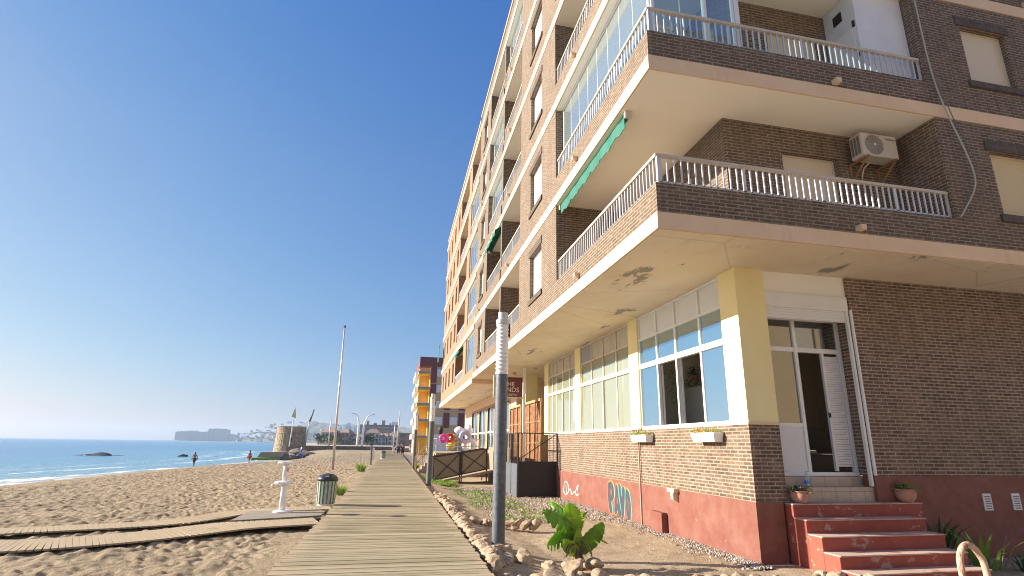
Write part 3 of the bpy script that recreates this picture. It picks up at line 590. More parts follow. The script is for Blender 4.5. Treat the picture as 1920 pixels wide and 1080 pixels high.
def vine(x, y, z, ln, label, mt, nm='hanging_plant', n_=260):
    t = thing(nm, label, 'plant', (x, y, z)); mb = MB()
    for i in range(n_):
        k_ = random.random(); c = Vector((x+random.gauss(0, .16)*(1-k_*.7), y+random.gauss(0, .18)*(1-k_*.7), z-ln*k_+random.uniform(-.1, .1))); d = Vector((random.gauss(0, 1), random.gauss(0, 1), random.gauss(0, 1))).normalized()*.035; e_ = d.orthogonal().normalized()*.022; mb.add([c-e_, c+d, c+e_, c-d], [(0, 1, 2, 3)])
    mb.build('foliage', mt, t); MB().lathe([(.08, 0), (.13, .18), (.13, .2)], (x, y, z+.05), 12).build('pot', 'terracotta', t)
vine(7.45, 13.85, 3.95, 1.2, 'yellow-green vine hanging inside the left open window', 'leaf', n_=150)
vine(8.35, 14.3, 3.45, -.45, 'dark leafy houseplant standing on the cupboard inside the right open window', 'leaf_dark', 'houseplant')
# north part of the ground floor: recessed shopfront behind the lattice
MB().box(9.4, 9.6, 24.9, YE, -.4, Z1).box(XG+.35, 9.4, 24.3, 24.55, -.4, Z1).build('shop_wall', 'inner_wall', b1)
MB().box(XG-.02, XG+.62, 28.64, 29.2, -.4, Z1).build('column', 'yellow_paint', b1)
MB().box(XG-.02, 9.4, 31.0, YE, -.4, Z1).build('shop_wall', 'cream_paint', b1)
# ------------------------------------------------------------------ B2: orange brick building
b2 = thing('apartment_building', 'orange brick apartment block with cream bands joined to the far end of the brown one', 'apartment building', (6.75, 43, -.4))
Y0, Y1 = YE+.02, 54.9
for k in range(6):
    z0 = 5.13+3.27*k
    MB().box(XW-.06, 17, Y0, Y1+.35, z0+.012, z0+.36).build('floor_band', 'cream_paint', b2)
    MB().box(XW, 16.9, Y0+.02, Y1+.3, z0, z0+.010).build('soffit', 'soffit_old', b2)
    if k == 5: break
    zt = z0+3.27; zf = z0+.36; zp = z0+.95; W = MB()
    hs = [(43.3, 44.6, z0+1.3, z0+2.85), (46.4, 47.7, z0+1.3, z0+2.85), (49.4, 50.7, z0+1.3, z0+2.85), (52.3, 53.5, z0+1.3, z0+2.85)]
    W.wall('x', XW, 42.3, Y1, zf, zt, hs, .3).box(XW, XW+.2, Y0, 35.7, zf, zp).box(XW, XW+.2, 37.2, 42.3, zf, zp).box(XW, 6.5, 35.7, 37.2, zf, zt).box(XW+.2, 6.5, Y0, Y0+.2, zf, zt).box(XW+.3, 6.5, 42.3, 42.5, zf, zt)
    W.box(6.5, 6.7, Y0, Y1, zf, zt).box(XW+.3, 17, Y1-.3, Y1, zf, zt); W.build('wall', 'brick_orange', b2)
    for h_ in hs: shutter_window(b2, 'x', XW, *h_, 'cream_frame', 'shutter', [.4, 0, 1, .3, 0][k]*.9, trim=None)
    railing(b2, [('x', XW+.08, 37.22, 42.28)], zp, bars='white_frame', top='white_frame')
    if k in (0, 2): glazing(b2, [('x', XW+.1, Y0+.22, 35.65)], zp, zt, .9)
    else: railing(b2, [('x', XW+.08, Y0+.22, 35.68)], zp, bars='white_frame', top='white_frame')
    if k in (1, 3): glazing(b2, [('x', XW+.1, Y0+.22, 35.65)], zp+.65, zt, .9)
    shutter_window(b2, 'x', 6.5, 38.6, 40.6, zf, z0+2.6, 'white_frame', 'shutter', .5, trim=None)
MB().box(XW, XW+.25, Y0, Y1, 21.84, 22.55).build('roof_parapet', 'brick_orange', b2); MB().box(XW-.06, XW+.3, Y0, Y1, 22.55, 22.68).build('coping', 'cream_paint', b2)
W = MB(); W.wall('x', XG, Y0, Y1, -.4, 5.13, [(38.4, 41.0, 1.3, 4.3), (42.0, 45.2, 1.3, 4.3), (46.2, 49.6, 1.3, 4.3), (33, 37, 1.3, 4.3)], .3).box(XG+.3, 17, Y0, Y0+.3, -.4, 5.13).box(XG+.3, 17, Y1-.3, Y1, -.4, 5.13).box(10, 10.2, Y0+.3, Y1-.3, -.4, 5.13); W.build('ground_floor_wall', 'cream_paint', b2)
for a, b in ((38.4, 41.0), (42.0, 45.2), (46.2, 49.6), (33, 37)):
    f = MB().box(XG-.03, XG+.1, a-.3, a, 1.1, 4.5).box(XG-.03, XG+.1, b, b+.3, 1.1, 4.5).box(XG-.03, XG+.1, a, b, 4.3, 4.5).build('shop_window', 'timber', b2)
    MB().box(XG+.05, XG+.07, a, b, 1.3, 4.3).build('pane', 'glass_far', f)
    MB().box(XG, XG+.06, a, b, 2.5, 2.62).box(XG, XG+.06, (a+b)/2-.04, (a+b)/2+.04, 1.3, 2.5).box(XG, XG+.06, (a+b)/2-.04, (a+b)/2+.04, 2.62, 4.3).build('glazing_bar', 'white_frame', f)
# awnings
def awning(y0, y1, z, out=0, drop=.28, label='', x=XW+.12):
    n_ = int((y1-y0)/.16); mb = MB(); t = thing('awning', label, 'awning', (x, y0, z)); vs = []; fs = []
    for i in range(n_+1):
        y_ = y0+(y1-y0)*i/n_; sc_ = .05*(i % 2); wv = .02*math.sin(i*1.3)
        vs += [(x, y_, z), (x-out-.02+wv, y_, z-.08-out*.5), (x-out-.01+wv, y_, z-drop-out*.5+sc_)]
    for i in range(n_):
        for j in range(2): a = i*3+j; fs.append((a, a+3, a+4, a+1))
    mb.add(vs, fs); o_ = mb.build('valance', 'awning', t); s_ = o_.modifiers.new('s', 'SOLIDIFY'); s_.thickness = .012
    MB().tube([(x+.05, y0-.05, z-.06), (x+.05, y1+.05, z-.06)], .06, 10).build('roller', 'awning', t, smooth=True)
    each('bracket', 'cream_frame', t, [(x-.04, x+.12, y0-.12, y0-.05, z-.14, z+.03), (x-.04, x+.12, y1+.05, y1+.12, z-.14, z+.03)])
awning(9.55, 14.25, zz(1)-.02, .0, .34, 'long rolled green awning with scalloped edge under the first-floor slab of the corner balcony')
awning(23.9, 27.5, zz(2)-.04, .35, .3, 'green awning let out over a high balcony of the brown building, between wall piers')
awning(37.5, 42.0, 5.13+3.27-.04, .4, .3, 'small green awning over the lowest balcony of the orange brick building')
one(MB().box(XW-.5, XW-.46, 54.0, 55.2, 9.6, 11.2), 'hanging_banner', 'awning', 'green canvas screen hanging at the far end of the orange brick facade', 'screen')
# ------------------------------------------------------------------ objects on the building
ac = thing('air_conditioner', 'cream air conditioner with round black fan grille bracketed high on the balcony wall', 'air conditioner', (9.55, 9.2, 7.85))
cs = MB().box(9.55, 10.48, 8.70, 9.03, 7.90, 8.46).build('casing', 'casing', ac, bevel=.02)
MB().add([(9.87+.235*math.cos(q*math.pi/16), 8.694, 8.18+.235*math.sin(q*math.pi/16)) for q in range(32)]+[(9.87+.235*math.cos(q*math.pi/16), 8.70, 8.18+.235*math.sin(q*math.pi/16)) for q in range(32)], [tuple(range(32))]+[(i, (i+1) % 32, 32+(i+1) % 32, 32+i) for i in range(32)]).build('fan_opening', 'fan_grey', cs)
gr = MB()
for r_ in [.04+.022*i for i in range(10)]: gr.tube([(9.87+r_*math.cos(q*math.pi/14), 8.683, 8.18+r_*math.sin(q*math.pi/14)) for q in range(29)], .0035, 4, False)
for q in range(8): gr.tube([(9.87, 8.681, 8.18), (9.87+.24*math.cos(q*math.pi/4), 8.681, 8.18+.24*math.sin(q*math.pi/4))], .003, 4)
gr.build('fan_grille', 'casing', ac);
MB().add([(9.87+.03*math.cos(q*math.pi/8), 8.676, 8.18+.03*math.sin(q*math.pi/8)) for q in range(16)], [tuple(range(16))]).build('fan_hub', 'white_frame', ac)
sv = MB()
for i in range(3): sv.box(9.541, 9.549, 8.76+i*.085, 8.82+i*.085, 7.97, 8.40)
sv.build('side_grille', 'fan_grey', ac)
text_mesh('Panasonic', .066, 'lettering', 'logo_blue', ac, (10.30, 8.693, 8.36), (R(90), 0, 0), .001)
for xb in (9.62, 10.36): MB().box(xb, xb+.04, 8.66, 9.19, 7.86, 7.895).box(xb, xb+.04, 9.16, 9.195, 7.45, 7.86).hexa([(xb, 8.72, 7.85), (xb+.04, 8.72, 7.85), (xb+.04, 8.75, 7.85), (xb, 8.75, 7.85), (xb, 9.13, 7.5), (xb+.04, 9.13, 7.5), (xb+.04, 9.16, 7.5), (xb, 9.16, 7.5)]).build('bracket', 'rust_bracket', ac)
MB().tube([(9.95, 8.95, 7.9), (9.86, 9.05, 7.78), (9.84, 9.1, 7.62), (9.88, 9.16, 7.52), (10.75, 9.16, 7.52), (10.75, 9.16, 6.9)], .018, 6).build('drain_pipe', 'casing', ac)
fpz = thing('folded_parasol', 'bright blue folded parasol standing inside the glazed corner terrace', 'parasol', (5.35, 9.0, zz(1)+.33))
MB().lathe([(.22, .55), (.17, .9), (.07, 1.45), (.02, 1.55)], (5.35, 9.0, zz(1)+.33), 12, lambda k: 1+.2*(k % 2)).build('canopy', 'blue_cloth', fpz); MB().lathe([(.16, 0), (.16, .06), (.02, .07), (.02, 1.75)], (5.35, 9.0, zz(1)+.33), 12).build('pole', 'white_frame', fpz)
cb = [(10.97, 8.04, 14.0), (10.98, 8.04, 11.7), (11.0, 8.03, 9.75), (11.12, 7.98, 8.67), (11.32, 7.96, 7.9), (11.44, 7.96, 7.3), (11.36, 7.98, 6.9), (10.95, 8.04, 6.3)]
one(MB().tube(smooth_pts(cb), .017, 6), 'cable', 'cable', 'pale cable drooping down the brick wall past the balcony ends', 'cable', smooth=True)
one(MB().tube(smooth_pts([(a+.05+.04*i, b-.012, c) for i, (a, b, c) in enumerate(cb[2:])]+[(11.0, 8.02, 6.28)]), .010, 6), 'cable', 'cable_dark', 'thin dark cable hanging beside the thicker pale one', 'cable', smooth=True)
one(MB().tube([(XG-.05, 14.65, 2.15), (XG-.05, 14.65, -.4)], .022, 6), 'conduit_pipe', 'rust', 'thin brown conduit running down the brick and red base wall left of the flower boxes', 'pipe')
one(MB().box(XG-.19, XG-.032, 13.2, 13.85, -.6, .13), 'meter_box', 'red_paint', 'small red painted box standing against the red wall base', 'meter box', bevel=.01)
one(MB().box(XG-.16, XG-.031, 12.55, 12.9, .66, .74).hexa([(XG-.16, 12.6, .5), (XG-.03, 12.6, .42), (XG-.03, 12.72, .42), (XG-.16, 12.72, .5), (XG-.16, 12.6, .66), (XG-.03, 12.6, .66), (XG-.03, 12.72, .66), (XG-.16, 12.72, .66)]), 'wall_bracket', 'cream_paint', 'little pale bracket sticking out of the wall where brick meets red base', 'bracket')
# graffiti: four fat letters, fills on top of an orange glow and a teal highlight
gf = thing('graffiti', 'dark bubble letters with teal edges and orange outline sprayed low on the red wall', 'graffiti', (XG-.034, 16.2, -.3))
def blob(lst, mt, nm, x):
    mb = MB()
    for pts in lst:
        P_ = smooth_pts([(x, a, b) for a, b in pts]+[(x, *pts[0])], 4)[:-1]; mb.add(P_, [tuple(range(len(P_)))[::-1]])
    return mb.build(nm, mt, gf)
LT = [  # outlines in (y, z); letters read with y decreasing
 [[(17.05, .55), (16.85, .62), (16.66, .52), (16.60, .30), (16.68, .12), (16.82, .05), (16.78, -.20), (16.90, -.28), (17.02, -.1), (17.08, .25)]],
 [[(16.42, .55), (16.30, .50), (16.22, .15), (16.10, -.20), (16.22, -.30), (16.34, -.14), (16.44, -.26), (16.58, -.20), (16.50, .15)]],
 [[(16.16, .58), (16.06, .56), (16.00, .25), (15.92, .50), (15.78, .48), (15.82, .1), (15.92, -.28), (16.04, -.30), (16.06, -.05), (16.12, .2)]],
 [[(15.62, .50), (15.46, .40), (15.38, .1), (15.42, -.25), (15.52, -.42), (15.62, -.22), (15.70, .1), (15.70, .38)]]]
def grow(p, k):
    cy_ = sum(a for a, b in p)/len(p); cz = sum(b for a, b in p)/len(p); return [(cy_+(a-cy_)*(1+k*1.7), cz+(b-cz)*(1+k)) for a, b in p]
blob([grow(l[0], .17) for l in LT], 'spray_orange', 'outline', XG-.033)
blob([[(a-.045, b+.015) for a, b in grow(l[0], .0)] for l in LT], 'spray_teal', 'highlight', XG-.036)
blob([[(a+.012, b) for a, b in grow(l[0], .06)] for l in LT], 'spray_dark', 'letter_fill', XG-.039)
blob([[(16.86, .42), (16.76, .42), (16.74, .28), (16.82, .22), (16.88, .30)], [(16.36, .22), (16.30, .22), (16.30, .05), (16.38, .05)], [(15.58, .25), (15.52, .22), (15.52, -.05), (15.57, -.08)]], 'red_paint', 'letter_hole', XG-.042)
sp = thing('graffiti', 'faint white tag scrawled near the dark gate end of the red wall', 'graffiti', (XG-.034, 21, -.2)); gf = sp
sw = MB()
for pts in ([(21.9, -.1), (21.7, .3), (21.3, .28), (21.2, 0), (21.6, -.15), (21.9, .05)], [(21.5, .2), (21.35, -.1), (21.0, .1), (20.8, -.08), (20.5, .04), (20.2, -.05), (19.9, .02)], [(20.35, .05), (20.1, .28), (20.0, .26), (20.15, .1)]): sw.tube(smooth_pts([(XG-.03, a, b) for a, b in pts], 4), .022, 5)
sw.build('scrawl', 'spray_white', gf)
# flower boxes
def flowerbox(y0, y1, z, label):
    t = thing('flower_box', label, 'flower box', (XG-.1, (y0+y1)/2, z), 'white flower boxes hung on the brick wall'); x0, x1 = XG-.26, XG-.02
    MB().hexa([(x0+.04, y0+.05, z), (x1, y0+.05, z), (x1, y1-.05, z), (x0+.04, y1-.05, z), (x0, y0, z+.19), (x1, y0, z+.19), (x1, y1, z+.19), (x0, y1, z+.19)]).build('planter', 'white_plastic', t, bevel=.008)
    lf = MB(); fr = MB(); fy = MB()
    for i in range(320):
        c = Vector((random.uniform(x0, x1), random.uniform(y0+.02, y1-.02), z+.19+abs(random.gauss(0, .05)))); d = Vector((random.gauss(0, 1), random.gauss(0, 1), random.gauss(.5, 1))).normalized()*.03; e_ = d.orthogonal().normalized()*.014
        (lf if i % 4 else (fr if i % 8 else fy)).add([c-e_, c+d, c+e_, c-d*.6], [(0, 1, 2, 3)])
    lf.build('foliage', 'grass', t); fr.build('flowers', 'flower_red', t); fy.build('flowers', 'flower_yellow', t)
flowerbox(10.5, 11.45, 1.82, 'white flower box with red blooms hung below the open blue windows, nearest the corner')
flowerbox(13.75, 14.75, 1.82, 'white flower box with small blooms beside the thin brown wall pipe')
# pots on the landing
def pot(x, y, z, r, label, fl):
    t = thing('flower_pot', label, 'flower pot', (x, y, z), 'flower pots beside the entrance')
    MB().lathe([(r*.5, 0), (r*.6, .015), (r*.85, r*.3), (r*1.02, r*.7), (r*1.05, r*1.0), (r*1.0, r*1.2), (r*1.12, r*1.28), (r*1.12, r*1.4), (r*.98, r*1.4), (r*.9, r*1.2)], (x, y, z), 14).build('pot', 'terracotta', t, smooth=True)
    lf = MB(); f1 = MB(); f2 = MB()
    for i in range(260):
        q = random.uniform(0, 6.28); rr = r*random.uniform(0, 1.5); c = Vector((x+rr*math.cos(q), y+rr*math.sin(q), z+r*1.4+random.uniform(-.02, .1)-(rr/r-1)*.08*(rr > r))); d = Vector((random.gauss(0, 1), random.gauss(0, 1), random.gauss(.3, 1))).normalized()*.035; e_ = d.orthogonal().normalized()*.015
        (lf if i % 6 or not fl else (f1 if i % 12 else f2)).add([c-e_, c+d, c+e_, c-d*.6], [(0, 1, 2, 3)])
    lf.build('foliage', 'leaf_dark' if fl else 'grass', t)
    if fl: f1.build('flowers', 'flower_pink', t); f2.build('flowers', 'flower_yellow', t)
pot(7.62, 9.55, .712, .16, 'terracotta pot of trailing pink and yellow flowers left of the entrance', True)
pot(10.02, 9.52, .712, .18, 'shallow terracotta bowl of low green succulents right of the entrance', False)
wb = thing('water_bottle', 'clear plastic bottle of water standing on the tiled entrance step', 'bottle', (8.15, 9.85, 1.17))
MB().lathe([(.05, 0), (.055, .02), (.055, .2), (.02, .27), (.02, .3)], (8.05, 9.83, .98), 12).build('bottle_body', 'glass_clear', wb, smooth=True); MB().lathe([(.057, 0), (.057, .06)], (8.05, 9.83, 1.04), 12).build('bottle_label', 'infl_blue', wb)
# stairs
st = thing('staircase', 'worn red painted outdoor stairs climbing to the glazed entrance door', 'stairs', (8.7, 9, -.38))
trd = [(.71, 9.44), (.47, 9.14), (.24, 8.80), (.0, 8.44), (-.21, 8.08)]
sb = MB(); tb = MB(); xl, xr = 7.36, 9.98
for i, (z, yf) in enumerate(trd):
    yb = YG+.04; zb = -.5
    prev = trd[i-1][1] if i else yb
    xr2 = xr+(.3 if i == 0 else 0); sb.box(xl, xr2, yf, prev, -.5, z-.025)
    tb.box(xl-.0, xr2+.012, yf-.018, prev-(0 if i == 0 else .0), z-.0249, z)
sb.build('step_block', 'red_step', st, bevel=.012)
tb.build('tread', 'tread_worn', st, bevel=.008)
# ------------------------------------------------------------------ gate, lattice, sign, ramp, terrace
gt = thing('gate_enclosure', 'dark metal gate enclosure with railings against the far end of the red wall', 'gate', (5.9, 22.8, -.35))
MB().box(5.10, 6.70, 22.80, 22.84, -.35, 1.05).build('gate_panel', 'black', gt); MB().box(5.02, 5.06, 22.85, 25.2, -.35, .95).build('side_panel', 'steel_grey', gt)
gp = MB()
for xx, yy in ((5.06, 22.8), (6.74, 22.8), (5.04, 24.0), (5.04, 25.2)): gp.box(xx-.03, xx+.03, yy-.03, yy+.03, -.35, 2.2)
gp.box(5.06, 6.74, 22.78, 22.82, 2.16, 2.2).box(5.02, 5.06, 22.8, 25.2, 2.16, 2.2)
for i in range(9): gp.box(5.22+i*.17, 5.24+i*.17, 22.79, 22.81, .9, 2.16)
for i in range(11): gp.box(5.03, 5.05, 23.0+i*.2, 23.02+i*.2, .9, 2.16)
gp.tube([(5.2, 22.78, 1.2), (6.7, 22.78, 2.15)], .018, 5); gp.build('railing', 'dark_metal', gt)
lt = thing('lattice_screen', 'orange-brown reed screen panels in timber frames beside the yellow column', 'screen', (6.6, 28, .9))
MB().box(6.66, 6.70, 25.1, 28.5, .9, 3.72).box(6.66, 6.70, 29.3, 32.2, .9, 3.72).build('reed_panel', 'reed', lt)
lf = MB()
for a, b in ((25.1, 28.5), (29.3, 32.2)):
    lf.box(6.58, 6.72, a, b, 3.72, 3.84)
    for i in range(4): yy = a+(b-a)*i/3; lf.box(6.60, 6.655, yy-.03, yy+.03, .9, 3.72)
    for z in (1.8, 2.8): lf.box(6.62, 6.655, a, b, z-.02, z+.02)
lf.build('timber_frame', 'timber', lt)
one(MB().box(5.98, 6.10, 26.0, 26.12, -.35, 5.37), 'support_post', 'white_frame', 'slim white steel post holding the maroon sign under the overhang', 'post')
sg = thing('shop_sign', 'maroon hanging sign with pale capital letters, half hidden by the nearest lamp post', 'sign', (5.25, 26, 3.9))
MB().box(4.58, 5.93, 25.97, 26.04, 3.93, 4.88).build('sign_board', 'sign_maroon', sg); MB().box(4.50, 4.58, 25.95, 26.06, 3.86, 4.95).box(4.58, 5.97, 25.95, 26.06, 3.86, 3.93).box(4.58, 5.97, 25.95, 26.06, 4.88, 4.95).build('sign_frame', 'cream_frame', sg)
text_mesh('THE', .30, 'lettering', 'sign_letters', sg, (5.27, 25.965, 4.53), (R(90), 0, 0)); text_mesh('SANDS', .32, 'lettering', 'sign_letters', sg, (5.27, 25.965, 4.26), (R(90), 0, 0)); text_mesh('BAR & BISTRO', .13, 'lettering', 'sign_letters', sg, (5.27, 25.965, 4.03), (R(90), 0, 0))
rp = thing('access_ramp', 'sloping access ramp fenced with brown mesh panels and crossed braces', 'ramp', (3.7, 31, -.35))
def ramp_side(y_):
    p = MB().hexa([(2.25, y_, -.2), (5.15, y_, .38), (5.15, y_+.03, .38), (2.25, y_+.03, -.2), (2.25, y_, .98), (5.15, y_, 1.46), (5.15, y_+.03, 1.46), (2.25, y_+.03, .98)]).build('mesh_panel', 'mesh_panel', rp)
    f = MB()
    def bar(a, b, r_=.028): f.tube([(a[0], y_-.03, a[1]), (b[0], y_-.03, b[1])], r_, 6)
    bar((2.2, 1.0), (5.15, 1.48)); bar((2.2, -.2), (5.15, .40))
    for x_, za, zb in ((2.2, -.3, 1.02), (3.62, -.3, 1.25), (3.72, -.3, 1.26), (5.1, -.3, 1.5)): bar((x_, za), (x_, zb), .035)
    bar((2.25, .95), (3.6, .1), .02); bar((2.3, -.15), (3.6, 1.2), .02); bar((3.75, 1.2), (5.05, .42), .02); bar((3.75, .15), (5.05, 1.4), .02)
    f.build('ramp_railing', 'dark_metal', rp)
ramp_side(31.0); ramp_side(32.6)
MB().hexa([(2.0, 30.9, -.42), (5.4, 30.9, .22), (5.4, 32.7, .22), (2.0, 32.7, -.42), (2.0, 30.9, -.32), (5.4, 30.9, .34), (5.4, 32.7, .34), (2.0, 32.7, -.32)]).build('ramp_deck', 'concrete_jetty', rp)
one(MB().box(5.45, 5.50, 26.5, 32.5, -.35, 1.5).box(5.46, 5.48, 26.5, 32.5, 1.5, 1.55), 'fence_panel', 'mesh_panel', 'tall brown mesh fence panel running beside the building behind the lamp post', 'fence')
te = thing('terrace', 'raised shop terrace with metal railings and concrete steps in front of the glazed shop', 'terrace', (4.5, 38, -.35))
MB().box(2.75, 6.72, 37.2, 47, .98, 1.12).build('terrace_deck', 'concrete_jetty', te); MB().box(2.9, 6.72, 37.4, 46.8, -.4, .98).build('terrace_wall', 'dark_stone', te)
f = MB()
for z in (1.55, 2.03): f.tube([(2.75, 37.3, z), (5.6, 37.3, z)], .03, 6)
for i in range(5): x_ = 2.75+i*.71; f.tube([(x_, 37.3, 1.1), (x_, 37.3, 2.03)], .025, 6)
for z in (1.55, 2.03): f.tube([(2.75, 37.3, z), (2.75, 40.5, z)], .025, 6)
f.build('terrace_railing', 'galv', te)
ss = MB()
for i in range(7): ss.box(1.55+i*.19, 2.74, 38.2, 40.2, -.35+i*.2, -.15+i*.2)
ss.build('step_block', 'concrete_jetty', te)
for yy in (38.2, 40.2):
    f = MB()
    for dz in (.55, .95): f.tube([(1.5, yy, -.2+dz), (2.75, yy, 1.1+dz)], .03, 6)
    for i in range(3): f.tube([(1.55+i*.5, yy, -.2+i*.5), (1.55+i*.5, yy, .75+i*.52)], .025, 6)
    f.build('stair_railing', 'timber', te)
# inflatables
def ring(cx, cy, cz, R_, r_, mt, label, tilt=0, name='swim_ring'):
    mb = MB(); pts = [(cx+R_*math.cos(a), cy+R_*math.sin(a)*math.sin(tilt), cz+R_*math.sin(a)*math.cos(tilt)) for a in [i*2*math.pi/20 for i in range(21)]]
    mb.tube(pts, r_, 10, False); return one(mb, name, mt, label, 'swim ring', 'inflatables on the terrace rail', smooth=True)
ring(3.2, 37.15, 2.05, .20, .11, 'infl_pink', 'small hot pink inflatable ring hung on the terrace rail, leftmost inflatable')
ring(3.62, 37.3, 2.08, .22, .10, 'infl_red', 'small dark red inflatable ring right next to the pink one', .3)
ring(3.95, 37.5, 2.0, .24, .11, 'infl_yellow', 'yellow inflatable ring in the middle of the beach toys', .2)
ring(4.35, 37.6, 2.15, .22, .10, 'infl_blue', 'blue inflatable ring behind the yellow one', -.3)
ring(4.65, 37.4, 2.15, .30, .15, 'infl_lilac', 'big lilac inflatable ring by the shop window', .2)
ring(5.0, 37.7, 1.6, .36, .18, 'infl_white', 'white inflatable ring low behind the terrace railing', .1)
def pouch(x, y, z, rx, rz, mt, label):
    mb = MB(); pr = [(.02, -rz), (rx*.6, -rz*.8), (rx, -rz*.2), (rx*.95, rz*.3), (rx*.5, rz*.85), (.02, rz)]; mb.lathe(pr, (x, y, z), 12, lambda k: 1+.15*math.sin(k*2.1)); one(mb, 'inflatable_toy', mt, label, 'inflatable toy', 'inflatables on the terrace rail', smooth=True)
pouch(4.3, 38.0, 2.6, .34, .26, 'infl_white', 'bundle of pale wrapped inflatables hanging highest by the shop'); pouch(4.95, 38.0, 2.6, .28, .42, 'infl_white', 'long white inflatable hanging beside the shop window frame')
pouch(3.75, 37.9, 1.55, .3, .26, 'infl_yellow', 'yellow and lime beach toy sitting low on the terrace'); pouch(3.1, 38.4, 2.6, .18, .3, 'black', 'dark folded inflatable standing behind the pink ring')
one(MB().hexa([(2.15, 40, 1.6), (2.3, 40, 1.6), (2.3, 40.05, 1.6), (2.15, 40.05, 1.6), (2.35, 40, 2.6), (2.45, 40, 2.7), (2.45, 40.05, 2.7), (2.35, 40.05, 2.6)]), 'beach_flag', 'infl_yellow', 'small yellow feather banner at the head of the terrace steps', 'banner')
# ------------------------------------------------------------------ lamp posts
def lamp(x, y, zb, zt, label, tilt=0):
    t = thing('lamp_post', label, 'lamp post', (x, y, zb), 'cylindrical lamp posts along the boardwalk'); hl = 1.22
    MB().lathe([(.17, 0), (.17, .03), (.124, .03), (.122, zt-hl-zb-.04)], (x, y, zb), 28).build('pole', 'steel_grey', t, smooth=False)
    MB().lathe([(.132, 0), (.132, .04), (.122, .05), (.122, hl-.22)], (x, y, zt-hl-.04), 28).build('diffuser', 'ribbed', t, smooth=False)
    rg = MB()
    for i in range(12): rg.lathe([(.122, 0), (.133, .02), (.122, .045)], (x, y, zt-hl+.06+i*.08), 28)
    rg.build('diffuser_ribs', 'white_plastic', t, smooth=True)
    MB().lathe([(.13, 0), (.14, .02), (.14, .10), (.105, .12), (.10, .26), (.02, .27)], (x, y, zt-.24), 28).build('cap', 'galv', t)
    MB().box(x+.085, x+.145, y-.06, y+.0, zt-.5, zt-.22).build('sensor_box', 'dark_metal', t)
lamp(2.04, 10.82, -.35, 4.33, 'tall grey cylindrical lamp post rising from the border rocks, nearest of three')
lamp(1.70, 26.6, -.25, 3.98, 'grey cylindrical lamp post by the mesh-fenced ramp, second of three')
lamp(1.50, 41.0, -.2, 3.91, 'grey cylindrical lamp post by the terrace steps, farthest of three')
# ------------------------------------------------------------------ border rocks, gravel, grass
def rock_mesh(i):
    import bmesh
    bm = bmesh.new(); bmesh.ops.create_icosphere(bm, subdivisions=3, radius=.5); off = Vector((i*7.3, i*3.1, 1))
    planes = [(Vector((random.gauss(0, 1), random.gauss(0, 1), random.gauss(0, 1))).normalized(), random.uniform(.26, .42)) for _ in range(11)]
    for v in bm.verts:
        for n_, d_ in planes:
            k_ = v.co.dot(n_)-d_
            if k_ > 0: v.co -= n_*k_*.92
        v.co += v.co.normalized()*(noise.noise(v.co*2.2+off)*.10+noise.noise(v.co*6+off)*.035)
        v.co.z *= .78; v.co.x *= .95+.1*(i % 3)
    me = bpy.data.meshes.new('border_rock'); bm.to_mesh(me); bm.free(); me.polygons.foreach_set('use_smooth', [False]*len(me.polygons)); me.materials.append(M['rock']); return me
RM = [rock_mesh(i) for i in range(9)]
def put_rock(x, y, z, s, label, group):
    o = bpy.data.objects.new('border_rock', random.choice(RM)); C.objects.link(o); o.location = (x, y, z); o.rotation_euler = (random.uniform(-.5, .5), random.uniform(-.5, .5), random.uniform(0, 6.28)); o.scale = (s*random.uniform(.8, 1.25), s*random.uniform(.8, 1.2), s*random.uniform(.75, 1.1)); tag(o, label, 'rock', group)
y = 8.7
while y < 21:
    put_rock(1.66+random.uniform(-.05, .05), y, -.05, random.uniform(.24, .36), 'pale limestone rock in the row edging the right side of the boardwalk', 'rocks edging the boardwalk')
    if y > 8.9 and random.random() < .75: put_rock(1.92+random.uniform(-.06, .08), y+random.uniform(-.1, .1), -.17, random.uniform(.24, .36), 'pale limestone rock in the row edging the right side of the boardwalk', 'rocks edging the boardwalk')
    y += random.uniform(.17, .26)
x = 1.75
while x < 7.3:
    put_rock(x, 8.6-(x-1.75)*.06+random.uniform(-.1, .1), -.22 if x < 3.4 else -.31, random.uniform(.26, .42), 'pale limestone rock in the row crossing the foreground from lamp post to stairs', 'rocks crossing the foreground'); x += random.uniform(.19, .3)
    if random.random() < .6: put_rock(x, 8.28-(x-1.75)*.06+random.uniform(-.1, .1), -.28, random.uniform(.28, .42), 'pale limestone rock in the row crossing the foreground from lamp post to stairs', 'rocks crossing the foreground')
for x_, y_, s_ in ((2.1, 10.45, .34), (2.42, 10.3, .38), (2.35, 9.9, .36), (2.0, 9.9, .4), (2.7, 9.6, .3), (2.25, 11.1, .26), (2.62, 9.2, .36), (3.05, 9.45, .38), (3.45, 9.5, .4)):
    put_rock(x_, y_, -.24, s_, 'pale limestone rock piled around the foot of the nearest lamp post and the banana plant', 'rocks round the lamp post foot')
for i in range(9): put_rock(1.95+i*.2, 14.7-i*.09+random.uniform(-.05, .05), -.2, random.uniform(.3, .42), 'pale rock in the short row across the garden behind the nearest lamp post', 'rocks in the short garden row')
gv = MB(); ico = [(0, 0, 1), (.9, 0, -.2), (-.45, .8, -.2), (-.45, -.8, -.2), (.3, .2, .6)]
def pebble(mb, x, y, z, s):
    mb.cur = random.random(); a = random.uniform(0, 6.28); vs = []
    for k_ in range(5): q = a+k_*1.257; vs.append((x+s*math.cos(q)*random.uniform(.7, 1.1), y+s*math.sin(q)*random.uniform(.7, 1.1), z-s*.3))
    vs.append((x+random.uniform(-.2, .2)*s, y+random.uniform(-.2, .2)*s, z+s*.7)); mb.add(vs, [(k_, (k_+1) % 5, 5) for k_ in range(5)])
